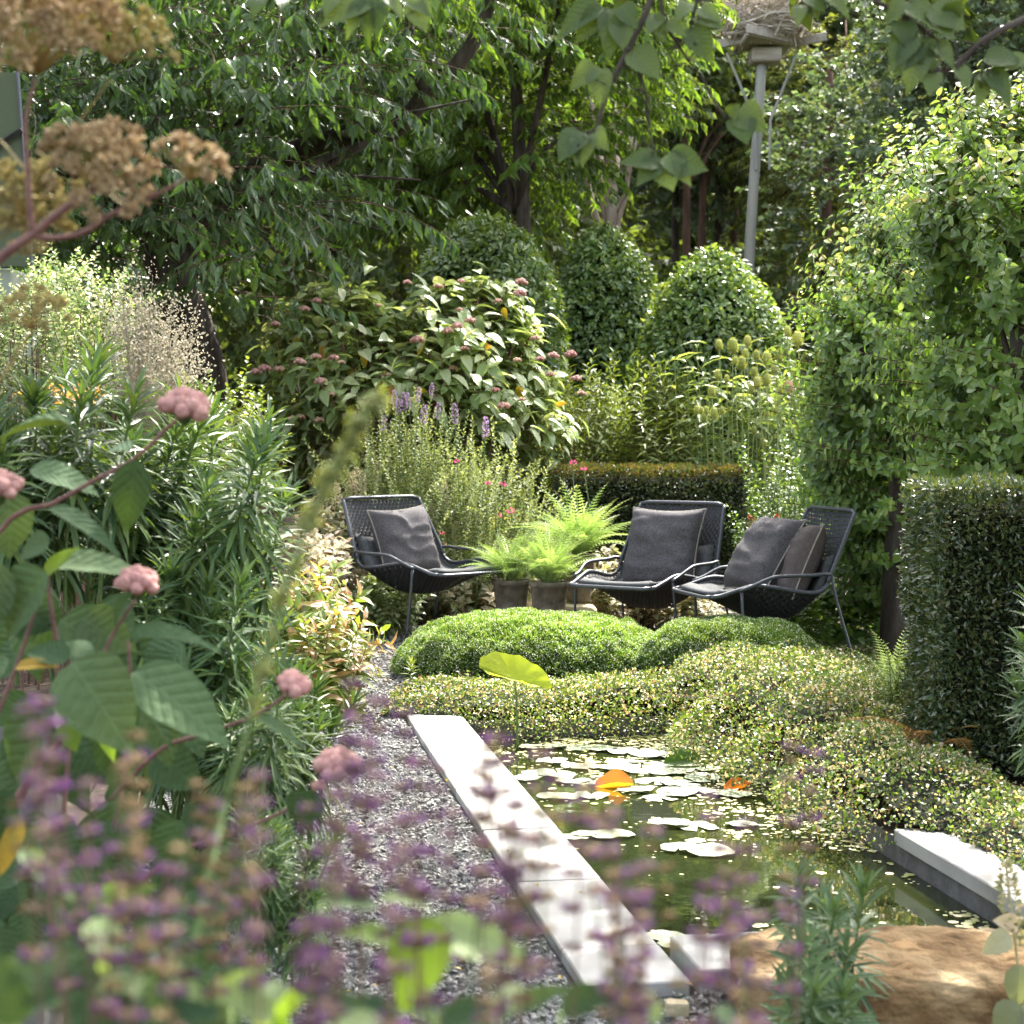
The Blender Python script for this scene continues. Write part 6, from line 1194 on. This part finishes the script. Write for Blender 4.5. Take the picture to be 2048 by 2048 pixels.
# broad leaves below them
t = thing('broad_leaf_plant', 'out of focus broad pale green leaves along the bottom edge', 'plant', (-.3, 1.3, GZ)); fl = [leafT([.08, .25, .45, .65, .85], [.6, .95, 1, .75, .4], .2, .3, .6, .004).mesh('leaf', M[q], True) for q in ('pale', 'pale', 'lime', 'hydnear', 'hydnear')]
for (b_, e_, w, Y, f) in [((30, 945), (118, 1030), 70, 1.35, (.2, -1, .8)), ((-10, 990), (60, 950), 46, 1.3, (-.2, -1, .6)), ((60, 880), (30, 852), 26, 1.6, (-.3, -1, .7)), ((85, 905), (142, 880), 26, 1.6, (.1, -1, .8)), ((20, 850), (72, 892), 24, 1.55, (.1, -1, .8)), ((90, 920), (118, 955), 44, 1.45, (.2, -1, .9)),
                          ((115, 1030), (205, 1000), 52, 1.3, (0, -1, .9)), ((135, 978), (205, 1000), 60, 1.4, (0, -1, .9)), ((215, 1000), (255, 965), 26, 1.35, (0, -1, .8)), ((432, 917), (400, 1010), 70, 1.35, (-.1, -1, .5)), ((425, 925), (540, 955), 50, 1.4, (.1, -1, .9)), ((395, 940), (350, 925), 26, 1.4, (0, -1, .9)),
                          ((380, 898), (424, 896), 14, 1.5, (0, -.7, 1)), ((320, 902), (382, 896), 20, 1.5, (0, -.7, 1)), ((285, 985), (240, 1010), 30, 1.3, (0, -1, .8)), ((520, 985), (490, 1024), 30, 1.3, (0, -1, .8)), ((560, 1010), (610, 985), 40, 1.3, (0, -1, .8)), ((440, 1020), (500, 1005), 44, 1.3, (0, -1, .9)),
                          ((660, 1020), (630, 985), 30, 1.3, (0, -1, .8)), ((170, 1020), (150, 970), 40, 1.3, (0, -1, .8)), ((20, 1024), (-10, 960), 50, 1.25, (0, -1, .8)), ((340, 1010), (300, 980), 30, 1.3, (0, -1, .9)), ((360, 1000), (400, 1030), 34, 1.3, (0, -1, .9)), ((712, 1010), (745, 1024), 24, 1.3, (0, -1, .9))]: L2(t, fl, b_, e_, w, Y, f)
for _ in range(30):
    x0, y0 = R(-20, 560), R(985, 1060); a = R(-3.1, 0); L2(t, fl, (x0, y0), (x0+50*math.cos(a), y0+40*math.sin(a)), R(16, 34), R(1.2, 1.6), (R(-.3, .3), -1, R(.4, 1)))
g = G()
for (x, y) in [(60, 900), (140, 960), (230, 1000), (400, 950), (430, 917), (320, 902), (560, 1010)]: trunk(g, [(PT(x, 0, 1.4)[0]*.8, 1.35, GZ), PT(x, y+60, 1.4), PT(x, y, 1.42)], (.003, .0015), 5, 8)
g.build('stems', M['stemgreen'], t, True)

# ------------------------------------------------------------------ overhanging lime branches
OY = 3.3; ol = [L_LIM.mesh('leaf', M['over'], True), leafT([.04, .13, .28, .46, .64, .8, .92], [.55, .85, 1, .95, .72, .4, .14], .4, .5, .74, .01).mesh('leaf', M['over'], True)]
t = thing('overhanging_tree', 'tree whose dark twigs and heart shaped leaves hang into the top of the picture', 'tree', (3.0, 3.6, 0))
def o8(x, y): return 500+.2712*x, .2712*y
def o4(x, y): return 200+.1941*x, .1941*y
g = G(); br = [[(555, -60), (555, 0), (520, 90), (480, 170), (440, 250), (400, 320), (370, 430), (350, 485), (300, 495)], [(480, 190), (510, 260), (535, 340), (548, 450), (565, 560), (585, 625)], [(590, -60), (592, 0), (610, 90), (650, 155), (700, 230), (740, 280), (790, 370), (830, 435), (865, 440)], [(720, -60), (725, 10), (705, 80), (695, 140), (660, 157), (645, 150)],
               [(1300, -80), (1380, 0), (1460, 40), (1540, 90), (1620, 160), (1690, 215)], [(2050, 10), (1932, 72), (1830, 120), (1760, 170), (1700, 225), (1640, 265), (1575, 255), (1530, 210), (1520, 160), (1535, 100)], [(1690, 235), (1685, 265), (1660, 288), (1720, 302), (1755, 285), (1780, 258)]]
for b_, r_ in zip(br, (.0065, .0035, .004, .0035, .005, .0075, .0035)): stem2(g, [o8(*q) for q in b_], OY, r_, 0, 7)
stem2(g, [o4(*q) for q in [(1020, -60), (1000, 10), (950, 22), (890, 12)]], OY, .004); stem2(g, [o4(*q) for q in [(1180, -60), (1120, 20), (1060, 60)]], OY, .004)
for _ in range(70):
    b_ = br[rng.integers(0, 7)]; i = rng.integers(2, len(b_)); p = PT(*o8(*b_[i]), OY)+rng.normal(size=3)*.004; q = p+rng.normal(size=3)*.018; tube(g, [p, q], .0016, 4)
tp_ = np.array([3.0, 3.6, 3.0]); trunk(g, [(3.0, 3.6, GZ), (2.95, 3.6, 1.6), tp_, (2.7, 3.6, 5.5)], (.16, .08), 10, 20, 0, .004)
for e_ in [PT(1050, 2, OY), PT(870, -22, OY), PT(655, -16, OY), PT(695, -16, OY), PT(395, -12, OY), PT(430, -12, OY)]: trunk(g, [tp_+[0, 0, R(-.3, .8)], (tp_+e_)/2+[0, 0, .55], e_+[.05, 0, .1], e_], (.035, .006), 7, 16)
cents = []
for _ in range(26):
    e_ = np.array([R(-1.3, 3.2), R(4.9, 8.0), 0]); e_[2] = max(R(3.3, 4.9), H0+440*e_[1]/FPX+.55); cents.append(e_); trunk(g, [tp_+[0, 0, R(-.2, 1.5)], (tp_+e_)/2+[0, 0, .3], e_], (.04, .008), 6, 10)
g.build('trunk', M['bark'], t, True)
for (b_, e_, w) in [((370, 20), (212, 92), 85), ((385, 30), (290, 130), 75), ((440, 80), (455, 165), 70), ((400, 30), (420, 205), 85), ((485, 185), (592, 268), 95), ((350, 240), (275, 305), 70), ((365, 255), (372, 372), 75), ((300, 485), (212, 572), 85), ((280, 490), (275, 596), 50), ((310, 500), (300, 582), 80), ((345, 480), (380, 535), 60),
                    ((580, 600), (468, 570), 75), ((590, 585), (508, 665), 70), ((603, 605), (632, 688), 85), ((620, 585), (758, 616), 95), ((610, 575), (706, 650), 75), ((700, 100), (782, 205), 85), ((720, 60), (822, 84), 55), ((735, 30), (805, 62), 50), ((880, 430), (912, 515), 85), ((880, 405), (968, 465), 95), ((850, 430), (860, 395), 50),
                    ((590, 60), (540, 110), 50), ((560, 60), (600, 130), 55), ((620, 80), (680, 120), 45), ((700, 10), (650, 60), 45), ((450, 20), (500, 90), 60)]: L2(t, ol, o8(*b_), o8(*e_), w*.2712*1.15, OY, (R(-.4, .4), -1, R(.1, .7)))
for (b_, e_, w) in [((1490, 0), (1440, 60), 60), ((1500, 20), (1620, 60), 90), ((1590, 20), (1722, 85), 110), ((1480, 80), (1510, 150), 80), ((1580, 60), (1680, 120), 90), ((1520, 120), (1440, 235), 90), ((1540, 140), (1470, 260), 80), ((1530, 200), (1520, 315), 90), ((1590, 160), (1690, 215), 70), ((1785, 215), (1932, 205), 85),
                    ((1860, 240), (1960, 200), 60), ((1790, 262), (1905, 355), 85), ((1775, 285), (1782, 370), 60), ((1770, 270), (1870, 320), 70), ((1600, 265), (1585, 335), 60), ((1680, 240), (1740, 310), 60), ((1110, 20), (1096, 76), 45), ((1120, -20), (1200, 25), 60), ((1180, -30), (1300, 20), 70), ((1540, 150), (1600, 240), 70), ((1650, 60), (1700, 10), 60), ((1620, 160), (1560, 230), 60)]: L2(t, ol, o8(*b_), o8(*e_), w*.2712*1.1, OY, (R(-.4, .4), -1, R(.1, .7)))
for (b_, e_, w) in [((890, 0), (610, 95), 95), ((850, 0), (745, 172), 75), ((862, -10), (862, 192), 70), ((930, 5), (905, 158), 70), ((1110, 0), (1150, 140), 105), ((1060, 0), (1200, 60), 60), ((290, -20), (286, 44), 80), ((420, -20), (425, 22), 60), ((960, -10), (1040, 40), 60), ((700, -30), (640, 60), 60)]: L2(t, ol, o4(*b_), o4(*e_), w*.1941*1.2, OY, (R(-.4, .4), -1, R(.1, .6)))
# the rest of its crown, above the picture, shades the near end of the pond
OT = [sprayT(9, .55, L_OV, .12, .7, .3) for _ in range(4)]
n = 1150; q = rng.integers(0, len(cents), n); P = np.array(cents)[q]+rng.normal(size=(n, 3))*[.36, .36, .25]; P = P[P[:, 2] > H0+440*P[:, 1]/FPX+.34]; k = len(P); g = G(); q = rng.integers(0, 4, k); Mx = basis(rdir(k, -.1, .5), [[0, 0, 1.]]*k)
for i, s_ in enumerate(OT): mk = q == i; g.place(s_, P[mk], Mx[mk], R(.8, 1.2, mk.sum()))
g.build('crown', [M['over'], M['twig']], t, False, 'stuff')

# ------------------------------------------------------------------ bits at the left edge
gp_ = thing('garden_room', 'grey glazed garden room glimpsed behind the seed heads at the left edge', 'building', (-4.6, 12.4, 0)); Yb = 12.0
a0 = PT(21, 95, Yb); a1 = PT(25, 168, Yb)
g = G(); box(g, (-4.65, Yb+.7, 1.2), (2.6, 1.3, 2.5), 0, .01); g.build('wall', M['greywall'], gp_)
g = G(); V = [(-5.9, Yb, 2.46), (-5.9, Yb+.03, 2.46), (a1[0]+.05, Yb, 2.46), (a1[0]+.05, Yb+.03, 2.46), (-5.9, Yb, 3.75), (-5.9, Yb+.03, 3.75), (a0[0]-.02, Yb, 3.75), (a0[0]-.02, Yb+.03, 3.75)]
g.add(V, np.array([(0, 2, 6, 4), (1, 5, 7, 3), (0, 1, 3, 2), (4, 6, 7, 5), (2, 3, 7, 6), (0, 4, 5, 1)])); g.build('pane', M['glass'], gp_)
for z0, z1 in ((PT(0, 141, Yb)[2], PT(0, 129, Yb)[2]),):
    g = G(); x0 = PT(-8, 0, Yb)[0]; x1 = PT(23, 0, Yb)[0]; tube(g, [(x0, Yb-.03, z0-.06), (x1, Yb-.03, z1-.01)], .02, 4); g.build('rail', M['dark'], gp_)
g = G(); tube(g, [(a0[0]-.02, Yb-.01, 3.75), (a1[0]+.05, Yb-.01, 2.46)], .012, 4); g.build('edge_trim', M['frame'], gp_)
pl = thing('brick_pier', 'low concrete pier with two loose terracotta bricks on top, behind the hydrangea leaves', 'pier', tuple(GR(20, 760, GZ)*[0, 0, 0]+[-1.08, 3.95, GZ]))
g = G(); box(g, (-1.12, 3.98, .34), (.22, .2, .75), 0, .008); g.build('concrete_block', M['concrete'], pl)
for i, (z, a) in enumerate(((PT(0, 633, 3.85)[2], .05), (PT(0, 617, 3.85)[2], -.08))):
    g = G(); box(g, (0, 0, 0), (.115, .1, .036), 0, .004, rotz(np.array(a))); o = g.build('brick', M['terra'], pl); o.location = (PT(25, 0, 3.85)[0]+.004*i, 3.85, z)
g = G(); box(g, (PT(25, 0, 3.85)[0], 3.9, PT(0, 648, 3.9)[2]), (.1, .1, .05), 0, .003); g.build('brick', M['core'], pl)
# a few fallen leaves on the gravel
fm = L_MID.mesh('fallen_leaf', M['hydold'])
for (x, y, lab) in [(449, 781, 'small yellow fallen leaf on the coping edge by the joint'), (401, 815, 'tiny yellow leaf fallen on the gravel'), (440, 735, 'yellowish fallen leaf at the gravel edge near the far slabs')]:
    o = link('fallen_leaf', fm, None, None, lab, 'leaf', None, GR(x, y, 0)+[0, 0, .004]); o.scale = (.035,)*3; o.rotation_euler = (R(-.3, .3), R(-.3, .3), R(0, 6))

n = 260; u = R(-1.2, 7.5, n); v = R(-1.2, .3, n); k = ~((v > .0) & (u > -.33)); u, v = u[k], v[k]; P = PO+u[:, None]*PU+v[:, None]*PV; P[:, 2] = np.where(v > -.26, .003, GZ+.018); sm_ = np.where(v > -.26, .5, 1.0)
P = P[(v < -.26) | (R(0, 1, len(v)) < .5)]; k = len(P); g = G(); g.place(L_MID, P, basis(rdir(k, .05, .1), [[0, 0, 1.]]*k), R(.008, .026, k)); g.build('leaf_litter', M['hydold'], kind='stuff', label='small dry leaves scattered on the gravel and coping', cat='leaf litter')
